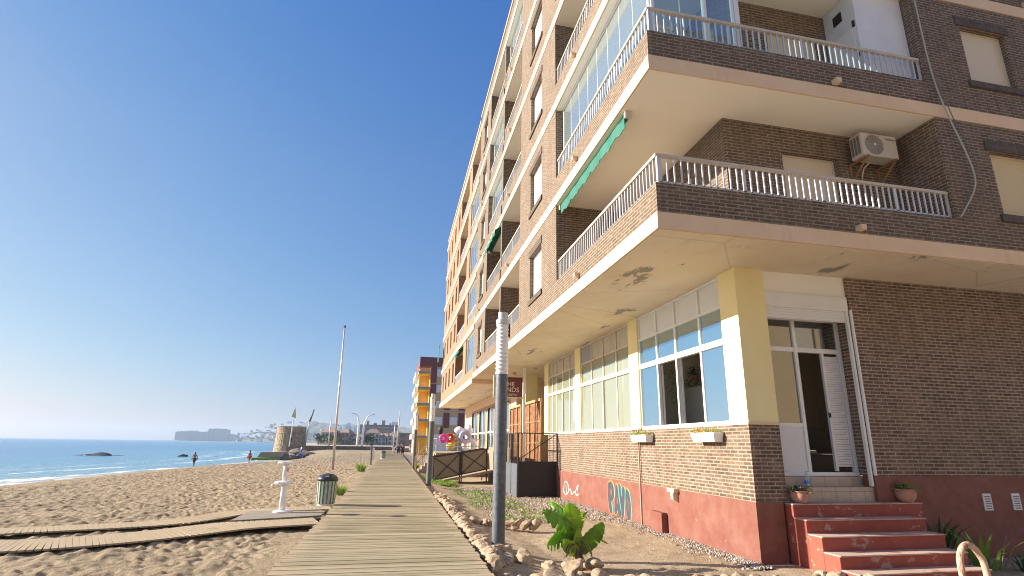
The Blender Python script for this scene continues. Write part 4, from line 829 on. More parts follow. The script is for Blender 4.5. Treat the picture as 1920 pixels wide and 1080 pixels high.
for i in range(3600):
    y_ = 9.3+random.random()**1.2*12.5; w_ = .18+.45*random.random()*(1 if y_ < 14 else .7)+.1*math.sin(y_*3); pebble(gv, 6.72-abs(random.gauss(0, 1))*w_*.5, y_, -.335, random.uniform(.014, .038))
for i in range(3800): pebble(gv, random.uniform(1.9, 6.7), random.uniform(15.5, 28), -.33, random.uniform(.02, .05))
for i in range(900): pebble(gv, random.uniform(1.9, 6.6), random.uniform(9, 15.5), -.335, random.uniform(.008, .018))
tag(gv.build('gravel', 'gravel'), 'loose pale and dark gravel scattered along the foot of the wall', 'gravel', kind='stuff')
def blades(mb, x, y, z, n_, h, sp, w_=.012):
    for i in range(n_):
        a = random.uniform(0, 6.28); r_ = random.uniform(0, sp*.4); b_ = Vector((x+r_*math.cos(a), y+r_*math.sin(a), z)); o_ = Vector((math.cos(a), math.sin(a), 0)); s_ = Vector((-o_.y, o_.x, 0))*w_; hh = h*random.uniform(.5, 1); l_ = sp*random.uniform(.3, 1)
        m1 = b_+o_*l_*.4+Vector((0, 0, hh*.65)); t1 = b_+o_*l_+Vector((0, 0, hh)); mb.add([b_-s_, b_+s_, m1+s_*.8, m1-s_*.8, t1], [(0, 1, 2, 3), (3, 2, 4)])
gs = MB()
for i in range(420):
    x_, y_ = random.uniform(1.9, 4.6), random.uniform(15.5, 27)
    if vnoise(np.array([x_/1.3]), np.array([y_/1.8]), 21)[0] > .52: blades(gs, x_, y_, -.34, 9, .10, .12)
for i in range(420):
    x_, y_ = random.uniform(1.55, 3.2), random.uniform(28, 37)
    blades(gs, x_, y_, -.32, 9, .22, .18, .02)
tag(gs.build('grass', 'grass'), 'patchy green grass in the garden strip between boardwalk and ramp', 'grass', kind='stuff')
def tuft(x, y, z, s, label):
    mb = MB(); blades(mb, x, y, z, 160, .42*s, .38*s, .014*s); one(mb, 'grass_tuft', 'grass', label, 'plant', 'green tufts along the left boardwalk edge')
tuft(-1.75, 21.6, -.12, .95, 'bushy green tuft at the left boardwalk edge just behind the litter bin'); tuft(-1.95, 38.5, -.12, 1.5, 'green tuft at the left boardwalk edge far behind the litter bin')
tuft(1.75, 44, -.2, 1.3, 'green tuft at the right boardwalk edge by the farthest lamp post')
# banana plant
bp = thing('banana_plant', 'young banana plant with broad torn green leaves growing in the bare garden soil', 'plant', (3.24, 9.8, -.35))
def leaf(mt, base, tip, wid, droop, side=None, tear=0, n_=22):
    b_, t_ = Vector(base), Vector(tip); ax = (t_-b_); L_ = ax.length; axn = ax.normalized(); s_ = (Vector(side) if side else axn.cross(Vector((0, 0, 1)))).normalized(); u_ = s_.cross(axn).normalized()
    if u_.z < 0: u_ = -u_
    vs = []; fs = []
    for i in range(n_+1):
        t = i/n_; c = b_+ax*t+u_*(droop*4*t*(1-t))*L_; w_ = wid*(math.sin(math.pi*min(1, .06+t*.92))**.6)*(1 if t < .97 else .4)
        jl = 1-(random.uniform(.1, .35) if tear and i % 3 == 1 else 0)
        for q in (-1, -.5, 0, .5, 1): vs.append(c+s_*q*w_*(jl if abs(q) == 1 else 1)-u_*(abs(q)**1.5)*w_*.38+u_*.012*math.sin(i*2.1)*abs(q))
    for i in range(n_):
        for j in range(4):
            if tear and j in (0, 3) and 1 < i < n_-1 and random.random() < .2: continue
            a = i*5+j; fs.append((a, a+1, a+6, a+5))
    mb = MB(); mb.add(vs, fs); o_ = mb.build('leaf', mt, bp, smooth=True); sol = o_.modifiers.new('s', 'SOLIDIFY'); sol.thickness = .004
    MB().tube([b_+ax*t+u_*(droop*4*t*(1-t))*L_+u_*.004 for t in [i/10 for i in range(11)]], [.012*(1-.07*i) for i in range(11)], 6).build('midrib', 'leaf_pale', o_, smooth=True)
c0 = (3.22, 9.8, .1)
leaf('leaf', (3.2, 9.8, .28), (2.56, 9.62, .62), .19, .16, (0.25, .2, .9), 1)
leaf('leaf', (3.2, 9.8, .18), (2.66, 9.6, .10), .20, .22, (.4, .1, .9), 1)
leaf('leaf_pale', (3.2, 9.78, .22), (3.04, 9.6, .74), .20, .04, (1, .1, .15), 0)
leaf('leaf', (3.22, 9.85, .3), (2.9, 10.3, .72), .16, .15, (.8, .5, .1), 1)
leaf('leaf', (3.22, 9.85, .3), (3.52, 10.15, .52), .14, .18, (.7, -.3, .4), 1)
leaf('leaf', (3.26, 9.8, -.1), (3.66, 9.62, .42), .19, .03, (.8, .3, -.35), 0)
leaf('leaf_pale', (3.2, 9.75, -.12), (2.95, 9.6, .16), .13, .06, (.9, .1, .3), 0)
leaf('leaf', (3.2, 9.8, .2), (2.82, 9.9, .5), .15, .2, (.5, .2, .7), 1); leaf('dead_leaf', (3.22, 9.75, .1), (2.98, 9.6, -.12), .06, .2, None, 1); leaf('dead_leaf', (3.25, 9.75, .15), (3.45, 9.6, -.15), .05, .2, None, 1)
leaf('leaf', (3.3, 9.85, -.05), (3.86, 9.9, .02), .07, .25, None, 1); leaf('leaf_pale', (3.2, 9.72, .0), (3.22, 9.6, .34), .07, .05, (1, 0, 0), 0)
MB().tube([(3.24, 9.8, -.36), (3.23, 9.8, -.05), (3.2, 9.79, .3)], [.05, .04, .02], 8).tube([(3.2, 9.74, -.36), (3.17, 9.73, .1)], [.022, .015], 7).tube([(3.32, 9.85, -.36), (3.3, 9.84, .1)], [.03, .02], 7).build('stem', 'stem', bp, smooth=True)
dm = MB()
for i in range(60):
    a = random.uniform(0, 6.28); z_ = random.uniform(-.34, .25); b_ = Vector((3.25+.05*math.cos(a), 9.8+.05*math.sin(a), z_)); t_ = b_+Vector((math.cos(a)*.12, math.sin(a)*.1, -random.uniform(.05, .2))); s_ = Vector((-math.sin(a), math.cos(a), 0))*.022; dm.add([b_-s_, b_+s_, t_+s_*.4, t_-s_*.5], [(0, 1, 2, 3)])
dm.build('dead_leaves', 'dead_leaf', bp)
# strappy plants right of the stairs
def strappy(x, y, z, s, label, mt):
    mb = MB(); blades(mb, x, y, z, 16, .5*s, .5*s, .03*s); one(mb, 'strappy_plant', mt, label, 'plant')
strappy(10.45, 9.35, -.1, 1.15, 'dark green leafy plant squeezed between the top step and the red wall', 'leaf_dark'); strappy(10.75, 8.8, -.36, 1.4, 'bright strappy green plant growing right of the stairs', 'leaf'); strappy(11.3, 8.5, -.37, .9, 'small drooping dark plant at the red wall foot beyond the stairs', 'leaf_dark')
one(MB().tube([(10.7, 8.5, -.37), (11.0, 8.5, .25)], .008, 5), 'dry_stalk', 'dead_leaf', 'thin dry stalk leaning out of the plants beside the stairs', 'stalk')
hp = [(8.13, 7.0, -.5), (8.12, 7.0, .1), (8.14, 7.0, .24), (8.20, 7.0, .34), (8.30, 7.0, .385), (8.40, 7.0, .35), (8.49, 7.0, .24), (8.55, 7.0, .08), (8.58, 7.0, -.5)]
one(MB().tube(smooth_pts(hp, 5), .045, 14), 'hoop_barrier', 'rust', 'bent rusty pink tube hoop set in the pavement before the stairs', 'barrier', smooth=True)
# ------------------------------------------------------------------ beach furniture
def litter_bin(x, y, z, label):
    t = thing('litter_bin', label, 'litter bin', (x, y, z), 'green litter bins on the beach edge')
    MB().lathe([(.23, 0), (.23, .17)], (x, y, z), 24).build('base', 'white_plastic', t)
    MB().lathe([(.235, 0), (.25, .62)], (x, y, z+.17), 32).build('body', 'bin_green', t); rb_ = MB()
    for i in range(16):
        a = i*math.pi/8; c_, s_ = math.cos(a), math.sin(a); p0 = Vector((x+.236*c_, y+.236*s_, z+.18)); p1 = Vector((x+.252*c_, y+.252*s_, z+.78)); tn = Vector((-s_, c_, 0))*.026; ou = Vector((c_, s_, 0))*.018
        rb_.hexa([p0-tn, p0+tn, p0+tn+ou, p0-tn+ou, p1-tn, p1+tn, p1+tn+ou, p1-tn+ou])
    rb_.build('ribs', 'bin_rib', t)
    l_ = MB().lathe([(.28, 0), (.29, .05), (.27, .09), (.22, .15), (.10, .19), (.02, .2)], (x, y, z+.78), 28).build('lid', 'bin_lid', t, smooth=True)
    MB().box(x-.05, x+.05, y-.25, y-.2, z+.85, z+.93).build('lid_clip', 'galv', l_)
litter_bin(-1.76, 17.1, -.14, 'green ribbed litter bin with dark lid beside the foot shower'); litter_bin(-1.05, 64.5, -.1, 'small green litter bin far down the boardwalk near the walkers')
fs_ = thing('foot_shower', 'white foot shower column with two round discs on the slatted platform', 'foot shower', (-2.57, 15.2, .0))
MB().lathe([(.21, 0), (.21, .03), (.16, .05)], (-2.57, 15.2, .02), 24).build('base', 'white_plastic', fs_, smooth=False)
MB().lathe([(.075, 0), (.068, .68)], (-2.58, 15.2, .06), 18).build('column', 'white_plastic', fs_, smooth=True); MB().lathe([(.06, 0), (.06, .42)], (-2.6, 15.2, .76), 18).build('column', 'white_plastic', fs_, smooth=True)
MB().lathe([(.15, 0), (.20, .02), (.20, .05), (.15, .07)], (-2.62, 15.2, .68), 22).build('disc', 'white_plastic', fs_); MB().lathe([(.15, 0), (.18, .02), (.16, .05)], (-2.63, 15.2, 1.16), 22).build('disc', 'white_plastic', fs_)
MB().tube([(-2.80, 15.2, .70), (-2.87, 15.2, .68), (-2.88, 15.2, .62)], .018, 7).build('spout', 'white_plastic', fs_); MB().box(-2.54, -2.535, 15.14, 15.24, .98, 1.06).build('notice', 'flower_red', fs_)
one(MB().hexa([(-3.4, 13.9, -.05), (-1.56, 14.4, -.02), (-1.56, 15.3, -.02), (-3.4, 15.7, -.05), (-3.4, 13.9, .005), (-1.56, 14.4, .035), (-1.56, 15.3, .035), (-3.4, 15.7, .005)]), 'shower_platform', 'mat_grey', 'flat grey slatted platform under the white foot shower', 'platform')
fp = thing('flagpole', 'tall bare grey flagpole standing in the sand behind the litter bin', 'flagpole', (-4.03, 41.5, -.15))
MB().tube([(-4.03, 41.5, -.2), (-4.1, 41.5, 4.5), (-4.17, 41.5, 10.0)], [.10, .075, .05], 10).build('pole', 'galv', fp, smooth=True); MB().lathe([(.09, 0), (.09, .15)], (-4.17, 41.5, 9.95), 10).build('finial', 'dark_metal', fp)
spst = thing('information_post', 'blue-grey post with a narrow white board at the left boardwalk edge', 'post', (-1.75, 49.2, -.1))
MB().tube([(-1.75, 49.2, -.1), (-1.80, 49.2, 1.55)], .075, 8).box(-1.95, -1.6, 49.17, 49.23, 1.5, 1.75).build('post', 'steel_grey', spst); MB().box(-1.68, -1.52, 49.3, 49.36, .3, 1.3).build('board', 'white_plastic', spst)
# ------------------------------------------------------------------ tower, wall, jetty, rocks
tw = thing('watchtower', 'round tapered sandstone watchtower at the end of the beach', 'tower', (-26.6, 158, -2.2))
MB().lathe([(4.15, 0), (3.9, 2.0), (3.65, 5.9), (3.74, 6.0), (3.65, 6.1), (3.58, 7.6), (3.65, 7.75), (3.2, 7.75), (3.2, 7.2)], (-26.7, 158, -2.2), 40).build('tower_wall', 'stonework', tw, smooth=False)
MB().box(-26.4, -25.8, 154.1, 154.7, 1.6, 2.7).build('window', 'black', tw)
one(MB().box(-26.5, -.5, 152, 152.8, -1.0, .78).box(-.5, 2.5, 152, 152.8, -.6, .6), 'sea_wall', 'dark_stone', 'long low dark stone sea wall closing the far end of the beach', 'wall')
jt = thing('jetty', 'low concrete jetty with green algae running from the rocks into the sea', 'jetty', (-21, 97, -1.3))
MB().hexa([(-21.4, 97, -1.4), (-17.2, 97, -1.4), (-17.2, 101, -1.4), (-21.4, 101, -1.4), (-20.7, 97.2, -.0), (-17.2, 97.2, .1), (-17.2, 101, .1), (-20.7, 101, -.0)]).build('jetty_slab', 'concrete_jetty', jt)
MB().hexa([(-22.0, 96.4, -1.4), (-17.6, 96.4, -1.4), (-17.6, 96.9, -1.4), (-22.0, 96.9, -1.4), (-21.7, 96.6, -.85), (-17.6, 96.6, -.85), (-17.6, 96.9, -.8), (-21.7, 96.9, -.8)]).build('algae', 'algae', jt)
def big_rock(x, y, z, s, label, mt='dark_stone', grp=None):
    o = bpy.data.objects.new('shore_rock', random.choice(RM).copy()); o.data.materials.clear(); o.data.materials.append(M[mt]); C.objects.link(o); o.location = (x, y, z); o.scale = s; o.rotation_euler = (0, 0, random.uniform(-.3, .3)); tag(o, label, 'rock', grp)
for x_, y_, sx, sz in ((-16.4, 97.5, 2.6, 2.2), (-15.0, 100, 2.4, 1.9), (-16.6, 103, 3, 2.8), (-18, 112, 4, 3.2), (-20, 128, 5, 3.8), (-16.5, 110, 3, 2.6), (-22.5, 145, 6, 4.2), (-17.5, 122, 4.5, 3.0)):
    big_rock(x_, y_, -1.0, (sx, sx*.8, sz), 'dark boulder in the rock pile between the jetty and the watchtower', grp='boulders below the watchtower')
big_rock(-51.5, 115, -1.3, (4.5, 2.5, 1.9), 'largest dark rock standing out of the sea, far left', 'wet_rock'); big_rock(-54.6, 116, -1.3, (5, 2, .8), 'long low rock awash just left of the largest sea rock', 'wet_rock'); big_rock(-48.6, 116, -1.3, (3, 2, .5), 'small low rock awash right of the largest sea rock', 'wet_rock')
big_rock(-37.6, 114, -1.3, (2.2, 1.5, 1.9), 'rounded dark sea rock near the wading swimmer', 'wet_rock'); big_rock(-32.5, 116, -1.35, (2, 1.5, .6), 'tiny rock awash between the swimmer and the jetty', 'wet_rock')
# promenade lamps, masts and flag beyond
def curved(x, y, z, h, dx, label, lean=0):
    pts = smooth_pts([(x, y, z), (x+.15*lean, y, z+h*.6), (x+.25*lean+dx*.12, y, z+h*.8), (x+dx*.45, y, z+h*.95), (x+dx, y, z+h)], 5); n_ = len(pts)
    o_ = MB().tube(pts, [.38-.26*i/n_ for i in range(n_)], 8); t = thing('promenade_lamp', label, 'lamp post', (x, y, z), 'arched promenade lamps'); o_.build('mast', 'white_frame', t, smooth=True); MB().box(x+dx-.5, x+dx+.2, y-.2, y+.2, z+h-.1, z+h+.12).build('lamp_head', 'galv', t)
curved(-12.2, 200, .4, 11, -2.0, 'arched white promenade lamp curving to the left'); curved(-10.6, 200, .4, 10.8, 3.2, 'arched white promenade lamp curving to the right, beside the left-curving one', 1)
def mast(x, y, z, x2, z2, r_, label, mt='galv'): one(MB().tube([(x, y, z), ((x+x2)/2, y, (z+z2)/2), (x2, y, z2)], [r_, r_*.8, r_*.5], 8), 'mast', mt, label, 'mast', smooth=True)
mast(-23.2, 160, .6, -22.8, 7.0, .22, 'lower leaning white mast right behind the watchtower', 'white_frame'); mast(-22.75, 160, 7.0, -21.9, 10.3, .28, 'upper slanted blue-grey blade of the mast behind the watchtower', 'steel_grey')
mast(-21.6, 200, .4, -21.5, 9.6, .22, 'thin pale mast between the watchtower and the flagpole'); mast(1.2, 200, .4, 1.4, 12.7, .28, 'tall pale mast rising behind the walkers', 'cream_frame'); mast(0, 200, .4, .1, 9.3, .2, 'shorter thin mast left of the tall one behind the walkers')
fl = thing('flag', 'small yellow and orange flag on a thin white pole in front of the watchtower', 'flag', (-25.6, 150, .5))
MB().tube([(-25.5, 150, .5), (-25.1, 150, 10.2)], .12, 8).build('pole', 'white_frame', fl)
MB().hexa([(-25.3, 149.9, 7.6), (-24.7, 149.9, 7.5), (-24.7, 150, 7.5), (-25.3, 150, 7.6), (-25.1, 149.9, 9.8), (-25.0, 149.9, 9.8), (-25.0, 150, 9.8), (-25.1, 150, 9.8)]).hexa([(-25.75, 149.9, 7.8), (-25.35, 149.9, 7.6), (-25.35, 150, 7.6), (-25.75, 150, 7.8), (-25.2, 149.9, 9.8), (-25.15, 149.9, 9.8), (-25.15, 150, 9.8), (-25.2, 150, 9.8)]).build('cloth', 'infl_yellow', fl)
# ------------------------------------------------------------------ people
def person(loc, rz, label, pose, skin='skin', top=None, legs=None, s=1.0, bag=False):
    t = thing('person', label, 'person', loc); t.rotation_euler = (0, 0, rz); ORG[t.name] = (0, 0, 0)
    J = {'pelvis': (0, 0, .93), 'waist': (0, 0, 1.08), 'chest': (0, 0, 1.32), 'neck': (0, 0, 1.48), 'head': (0, .01, 1.58), 'crown': (0, .01, 1.70)}
    for sd, k in (('l', -1), ('r', 1)):
        st_ = pose.get('stride', .2)*k; J['sh'+sd] = (.17*k, 0, 1.40); J['el'+sd] = (.22*k+pose.get('armout', 0)*k, st_*-.4, 1.15); J['wr'+sd] = (.22*k+pose.get('armout', 0)*1.6*k, st_*-.8+.06, .93); J['ha'+sd] = (.22*k+pose.get('armout', 0)*1.8*k, st_*-.9+.09, .82)
        J['hip'+sd] = (.09*k, 0, .90); J['kn'+sd] = (.10*k, st_*.6+.03, .50); J['an'+sd] = (.10*k, st_*1.1-.02, .09); J['to'+sd] = (.11*k, st_*1.1+.14, .03)
    rad = dict(pelvis=.145, waist=.125, chest=.15, neck=.06, head=.085, crown=.06)
    for sd in 'lr': rad.update({'sh'+sd: .065, 'el'+sd: .045, 'wr'+sd: .032, 'ha'+sd: .03, 'hip'+sd: .095, 'kn'+sd: .06, 'an'+sd: .04, 'to'+sd: .035})
    E = [('pelvis', 'waist'), ('waist', 'chest'), ('chest', 'neck'), ('neck', 'head'), ('head', 'crown')]
    for sd in 'lr': E += [('chest', 'sh'+sd), ('sh'+sd, 'el'+sd), ('el'+sd, 'wr'+sd), ('wr'+sd, 'ha'+sd), ('pelvis', 'hip'+sd), ('hip'+sd, 'kn'+sd), ('kn'+sd, 'an'+sd), ('an'+sd, 'to'+sd)]
    if pose.get('cut'): pass
    def skinned(name, joints, edges, mt, grow_=1.0, root=None):
        ks = list(joints); me = bpy.data.meshes.new(name); me.from_pydata([tuple(a*s for a in J[k]) for k in ks], [(ks.index(a), ks.index(b)) for a, b in edges], []); me.materials.append(M[mt])
        o_ = bpy.data.objects.new(name, me); C.objects.link(o_); o_.parent = t; o_.modifiers.new('skin', 'SKIN'); sk = me.skin_vertices[0].data
        for i, k in enumerate(ks): r_ = rad[k]*grow_*s; sk[i].radius = (r_, r_)
        sk[ks.index(root or ks[0])].use_root = True; sb_ = o_.modifiers.new('sub', 'SUBSURF'); sb_.levels = 1; sb_.render_levels = 1; return o_
    skinned('body', J.keys(), E, skin, root='pelvis')
    if top: skinned('shirt', ['waist', 'pelvis', 'chest', 'shl', 'shr', 'ell', 'elr'], [('pelvis', 'waist'), ('waist', 'chest'), ('chest', 'shl'), ('chest', 'shr'), ('shl', 'ell'), ('shr', 'elr')], top, 1.14)
    if legs: skinned('shorts', ['pelvis', 'hipl', 'hipr', 'knl', 'knr'], [('pelvis', 'hipl'), ('pelvis', 'hipr'), ('hipl', 'knl'), ('hipr', 'knr')], legs, 1.2)
    hr = MB().lathe([(.02, .13), (.07, .115), (.098, .06), (.10, 0), (.085, -.05)], (0, -.012, 1.60), 12)
    hr.v = [(a*s, b*s, c*s) for a, b, c in hr.v]; hr.build('hair', 'hair', t, smooth=True)
    ORG[t.name] = tuple(loc); return t
person((.62, 69.4, 0), 0, 'person in a navy t-shirt and dark shorts walking away on the boardwalk', dict(stride=.2), 'skin', 'navy', 'navy')
person((1.12, 69.6, 0), .1, 'person in a black top walking away beside the one in navy', dict(stride=-.22), 'skin', 'black_cloth', 'black_cloth', .97)
person((.1, 95, .0), 3.0, 'person in pale teal clothes walking left of the couple on the boardwalk', dict(stride=.2), 'skin', 'teal_cloth', 'white_cloth')
person((1.6, 110, 0), 3.1, 'distant person in a red top on the boardwalk behind the couple', dict(stride=.2), 'skin', 'red_cloth', 'navy'); person((3.1, 108, 0), 3.1, 'distant person in a pink top near the yellow building', dict(stride=.2), 'skin', 'pink_cloth', 'white_cloth')
person((-23.6, 76, -1.45), .6, 'person wading in the shallow water by the small wave', dict(stride=.25, armout=.04), 'skin_tan', None, 'black_cloth'); person((-17.4, 76, -1.15), 1.2, 'tanned person standing at the water edge left of the jetty', dict(stride=.12), 'skin_tan', None, 'red_cloth')
person((-15.6, 104, -.5), 2.2, 'person in white standing on the sand by the boulders', dict(stride=.15), 'skin', 'white_cloth', 'blue_cloth', .9)
for x_, y_, c_, l_ in ((-14.9, 98, 'blue_cloth', 'crumpled blue beach towel on the sand below the boulders'), (-16.0, 97, 'white_cloth', 'crumpled white beach towel left of the blue one'), (-12.2, 84, 'navy', 'dark beach bag lying on the sand in front of the towels')):
    mb = MB(); k9 = .35 if c_ == 'navy' else .6; mb.lathe([(.75*k9, 0), (.6*k9, .18), (.25*k9, .22), (.02, .25)], (x_, y_, -.42), 12, lambda k: 1+.25*math.sin(k*1.7)); one(mb, 'beach_towel' if c_ != 'navy' else 'beach_bag', c_, l_, 'towel' if c_ != 'navy' else 'bag')
# ------------------------------------------------------------------ yellow and maroon building
b3 = thing('apartment_building', 'tan and maroon apartment block with bright yellow balconies at the end of the street', 'apartment building', (9, 106, -.3))
MB().box(6.1, 24, 106, 130, -.3, 16.1).box(4.0, 6.1, 109, 130, -.3, 16.1).build('wall', 'tan_wall', b3)
MB().box(3.9, 12.6, 105.9, 130, 16.1, 17.9).build('roof_parapet', 'maroon', b3)
MB().box(4.05, 6.08, 108.8, 108.98, 1.6, 16.08).box(5.95, 6.09, 106.1, 108.8, 1.6, 16.08).box(4.6, 5.0, 106.3, 106.7, -.3, 2.6).box(5.5, 6.0, 106.2, 106.6, -.3, 2.6).build('yellow_recess', 'yellow_wall', b3)
for i in range(5):
    z = 2.5+i*3.0
    MB().box(3.7, 6.1, 105.6, 109, z, z+.25).build('balcony_slab', 'yellow_wall', b3); f = MB().box(3.72, 6.0, 105.62, 105.7, z+.25, z+.62).box(3.72, 3.8, 105.7, 109, z+.25, z+.62).build('balcony_parapet', 'far_grey', b3); railing(b3, [('y', 105.66, 3.72, 6.0), ('x', 3.76, 105.7, 108.9)], z+.62, .6, 'white_frame', 'white_frame', .3)
    for yy in (111, 116, 121): MB().box(3.3, 3.99, yy, yy+3, z, z+1.0).build('side_balcony', 'far_white', b3)
each('maroon_panel', 'maroon', b3, [(6.1, 7.2, 105.88, 105.99, 13.0, 16.09), (6.1, 7.2, 105.88, 105.99, 9.2, 12.8)])
for x_ in (8.9, 11.7): each('maroon_panel', 'maroon', b3, [(x_, x_+1.1, 105.88, 105.99, 4.6, 7.4), (x_, x_+1.2, 105.88, 105.99, 7.9, 8.2)])
for i in range(4):
    z = 5.2+i*3.0
    MB().box(7.3, 8.6, 105.9, 105.99, z, z+1.4).build('window', 'far_white', b3); MB().box(10.1, 11.5, 105.9, 105.99, z, z+1.4).build('window', 'far_white', b3)
MB().box(6.4, 8.7, 105.9, 105.99, 5.2, 6.59).build('window_band', 'far_white', b3) if 0 else None
MB().box(7.0, 10.5, 105.9, 105.99, .2, 3.4).build('shop_front', 'far_white', b3)
b4 = thing('apartment_building', 'tan and yellow apartment block behind the viewer, mirrored in the glass of the entrance', 'apartment building', (18, -14, -.4))
W = MB(); hs = [(x_, x_+1.5, z_, z_+1.9) for x_ in (6.5, 10, 13.5, 17, 20.5, 24) for z_ in (1.2, 4.4, 7.6, 10.8, 14)]; W.wall('y', -9.3, 4.5, 28, -.4, 17, [], .3).box(4.5, 28, -22, -9.31, -.4, 17)
W.build('wall', 'tan_wall', b4); each('shutter', 'shutter', b4, [(a, b, -8.99, -8.93, c, d) for a, b, c, d in hs])
each('balcony_slab', 'yellow_wall', b4, [(9.2, 16, -9.0, -7.8, z_, z_+.9) for z_ in (3.4, 6.6, 9.8, 13.0)])
one(MB().box(5.5, 25, -5.6, -5.5, -.4, .6), 'garden_wall', 'cream_paint', 'low garden wall behind the viewer facing the stairs', 'wall')
# ------------------------------------------------------------------ distant town and hills
RU = [280, 345, 410, 475, 540, 605, 670, 735, 800]; RR = [-0.3797, -0.3297, -0.2785, -0.2261, -0.1723, -0.1172, -0.0607, -0.0027, 0.0568]
def r_of(u): return float(np.interp(u, RU, RR))   # bearing of the far shore, metres sideways per metre of distance
def far_block(name, u0, u1, D, z0, z1, mt, label, cat, depth=20, group=None, rows=0, win='far_glass', roof=None):
    x0, x1 = r_of(u0)*D, r_of(u1)*D; t = thing(name, label, cat, ((x0+x1)/2, D, z0), group); MB().box(x0, x1, D, D+depth, z0, z1).build('wall', mt, t)
    if rows:
        nf = max(2, int((z1-z0)/3.1)); nc = max(2, int((x1-x0)/rows)); wn = MB()
        for i in range(nf):
            for j in range(nc): a = x0+(x1-x0)*(j+.25)/nc; MB().box(a, a+(x1-x0)/nc*.5, D-.3, D-.02, z0+1+i*(z1-z0)/nf, z0+1+i*(z1-z0)/nf+(z1-z0)/nf*.5).build('window', win, t)
        wn.build('windows', win, t) if False else None
    if roof: MB().box(x0-.5, x1+.5, D-.5, D+depth+.5, z1, z1+roof).build('roof', 'roof_tile', t)
    return t
def hill(name, u0, u1, D, prof, mt='hill', depth=300, n_=60):
    xs = np.linspace(0, 1, n_); mb = MB(); vs = []; fs = []
    for i, t in enumerate(xs):
        x_ = r_of(u0+(u1-u0)*t)*D; h_ = np.interp(t, [p[0] for p in prof], [p[1] for p in prof])+2.0*math.sin(i*1.7)*(0 < i < n_-1)
        vs += [(x_, D, -1.5), (x_*1.01, D+depth*.45, -1+h_*.55), (x_*1.03, D+depth, h_), (x_*1.05, D+depth*1.6, -1.5)]
    for i in range(n_-1):
        for j in range(3): a = i*4+j; fs.append((a, a+4, a+5, a+1))
    mb.add(vs, fs); o_ = mb.build(name, mt, smooth=True); o_['kind'] = 'structure'; return o_
hill('hills', 285, 470, 2600, [(0, -1.4), (.15, 2), (.5, 14), (.8, 20), (1, 10)]); hill('hills', 420, 800, 1700, [(0, 0), (.07, 22), (.2, 52), (.3, 78), (.4, 70), (.6, 66), (1, 58)], depth=500)
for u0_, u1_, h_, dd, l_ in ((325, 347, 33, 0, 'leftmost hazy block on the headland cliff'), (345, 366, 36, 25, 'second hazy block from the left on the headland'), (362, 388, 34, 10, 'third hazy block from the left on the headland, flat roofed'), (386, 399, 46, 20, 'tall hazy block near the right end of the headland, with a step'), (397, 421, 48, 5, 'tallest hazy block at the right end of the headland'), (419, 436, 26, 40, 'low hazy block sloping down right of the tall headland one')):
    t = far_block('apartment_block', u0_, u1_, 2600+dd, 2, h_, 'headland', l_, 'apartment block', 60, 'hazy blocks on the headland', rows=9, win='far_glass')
    for q_ in (.15, .5, .8): xq = r_of(u0_+(u1_-u0_)*q_)*(2600+dd); MB().box(xq-6, xq+5, 2610+dd, 2630+dd, h_, h_+random.uniform(2, 5)).build('roof_house', 'headland', t)
def house_proto():
    t = thing('hillside_house', 'small pale house on the hazy hillside across the bay', 'house', (0, 0, 0), 'houses on the far hillside'); MB().box(-6, 6, -5, 5, 0, 8).build('wall', 'house_white', t)
    each('window', 'far_glass', t, [(i, i+2.2, -5.1, -5.02, 4, 6.3) for i in (-4, 1.6)]); return t
hp_ = house_proto(); first = True; cnt_ = 0
for i in range(250):
    u = random.uniform(442, 660) if i < 170 else random.uniform(560, 770); q = random.uniform(0, 1)**1.0; top = np.interp(u, [430, 470, 530, 560, 640, 700, 780], [16, 38, 76, 74, 66, 62, 56])
    D = 1690+q*480; z = -1+q*top*(.95); x_ = r_of(u)*D; s_ = random.uniform(.35, .85)
    if first: hp_.location = (x_, D, z); hp_.scale = (s_*1.3, s_, s_); first = False
    else: dup(hp_, (x_, D, z), random.uniform(-.4, .4), scale=(s_*random.uniform(.8, 1.8), s_, s_*random.uniform(.7, 1.2)))
for u, w_, h_, l_ in ((636, 6, 44, 'pale hazy tower block, leftmost of the cluster right of the flagpole'), (650, 11, 50, 'stepped pale tower block, tallest of the hazy cluster'), (664, 7, 42, 'pale hazy tower block on the right of the cluster')):
    t = far_block('tower_block', u-w_/2, u+w_/2, 1500, 5, h_-8, 'far_white', l_, 'tower block', 20, 'hazy tower blocks', rows=5); x_ = r_of(u)*1500; MB().box(x_-w_*.45, x_+w_*.45, 1500, 1515, h_-8, h_).build('penthouse', 'far_white', t)
t = far_block('apartment_block', 672, 744, 520, .4, 17.5, 'far_brown', 'long brown mid-rise apartment block behind the arched lamps', 'apartment block', 25, rows=4); 
for a, b, h_ in ((684, 688, 21), (697, 703, 19), (713, 719, 21.5), (727, 731, 19.5), (732, 743, 20.5)): MB().box(r_of(a)*520, r_of(b)*520, 522, 530, 17.5, h_).build('roof_house', 'roof_tile' if a < 720 else 'far_white', t)
each('balcony_band', 'far_grey', t, [(r_of(672)*520, r_of(744)*520, 518.6, 519.6, 2.5+i*3.1, 3.3+i*3.1) for i in range(5)])
seen = 0; terr = None
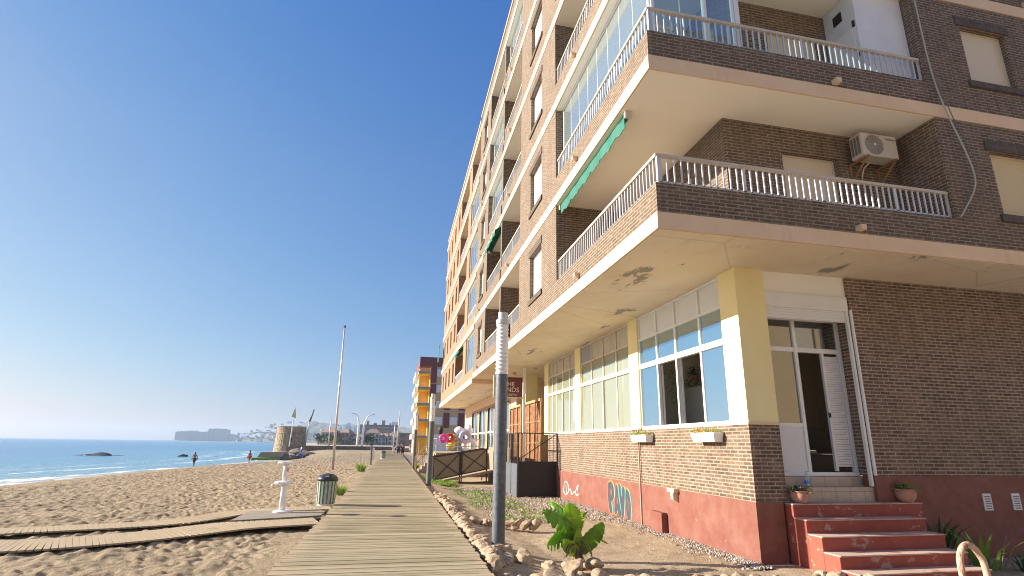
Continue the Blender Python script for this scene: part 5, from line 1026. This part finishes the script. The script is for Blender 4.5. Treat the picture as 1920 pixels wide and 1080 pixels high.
for i, (u, D, w_, h_) in enumerate([(u, random.choice((300, 340, 380, 430)), random.uniform(5, 9), random.uniform(4, 8)) for u in np.linspace(604, 744, 34)]):
    x_ = r_of(u)*D
    if terr is None:
        terr = thing('row_house', 'low cream house with a tiled roof in the row behind the far sea wall', 'house', (x_, D, .45), 'low houses behind the sea wall'); MB().box(x_-4, x_+4, D, D+8, .45, 6).build('wall', 'house_white', terr)
        MB().hexa([(x_-4.3, D-.4, 6.01), (x_+4.3, D-.4, 6.01), (x_+4.3, D+8.4, 6.01), (x_-4.3, D+8.4, 6.01), (x_-2, D+3.5, 7.8), (x_+2, D+3.5, 7.8), (x_+2, D+4.5, 7.8), (x_-2, D+4.5, 7.8)]).build('roof', 'roof_tile', terr)
        each('window', 'far_glass', terr, [(x_+a, x_+a+1.3, D-.1, D-.02, b, b+1.4) for a in (-3.2, -.6, 2) for b in (1.2, 3.9)])
    else: dup(terr, (x_, D, .45), random.uniform(-.3, .3), scale=(w_/7, 1, h_/7))
far_block('beach_pavilion', 745, 782, 260, .45, 6.2, 'far_brown', 'low brown flat-roofed pavilion between the masts and the yellow building', 'building', 12, rows=3)
# scrubby trees in front of the town
def far_tree(x, y, z, s, label):
    t = thing('tree', label, 'tree', (x, y, z), 'small dark trees before the town'); mb = MB()
    for i in range(70):
        c = Vector((random.gauss(0, 1), random.gauss(0, 1), random.gauss(0, .7)))*s*.5+Vector((x, y, z+s*1.4)); d = Vector((random.gauss(0, 1), random.gauss(0, 1), random.gauss(0, 1))).normalized()*s*.35; e_ = d.orthogonal().normalized()*s*.25; mb.add([c-e_, c+d, c+e_, c-d], [(0, 1, 2, 3)])
    mb.build('crown', 'far_leaf', t); MB().tube([(x, y, z), (x, y, z+s*1.3)], s*.1, 6).build('trunk', 'dead_leaf', t); return t
ft = far_tree(r_of(600)*290, 290, .4, 2.4, 'small dark tree in the line between the far sea wall and the town')
for i in range(9): u = random.uniform(595, 745); D = random.uniform(230, 300); dup(ft, (r_of(u)*D, D, .4), random.uniform(0, 6), scale=random.uniform(.5, 1.1))
# ------------------------------------------------------------------ haze
hz = MB().box(-4500, 3600, -60, 4500, -4.5, 90).build('haze', 'black'); hz['kind'] = 'stuff'; hz.display_type = 'WIRE'
hm = bpy.data.materials.new('haze_air'); hm.use_nodes = True; n = hm.node_tree; n.nodes.clear(); o_ = N(n, 'ShaderNodeOutputMaterial'); pv = N(n, 'ShaderNodeVolumePrincipled'); pv.inputs['Color'].default_value = (.60, .78, 1, 1); pv.inputs['Density'].default_value = .00020; pv.inputs['Anisotropy'].default_value = .2
n.links.new(pv.outputs[0], o_.inputs['Volume']); hz.data.materials.clear(); hz.data.materials.append(hm)
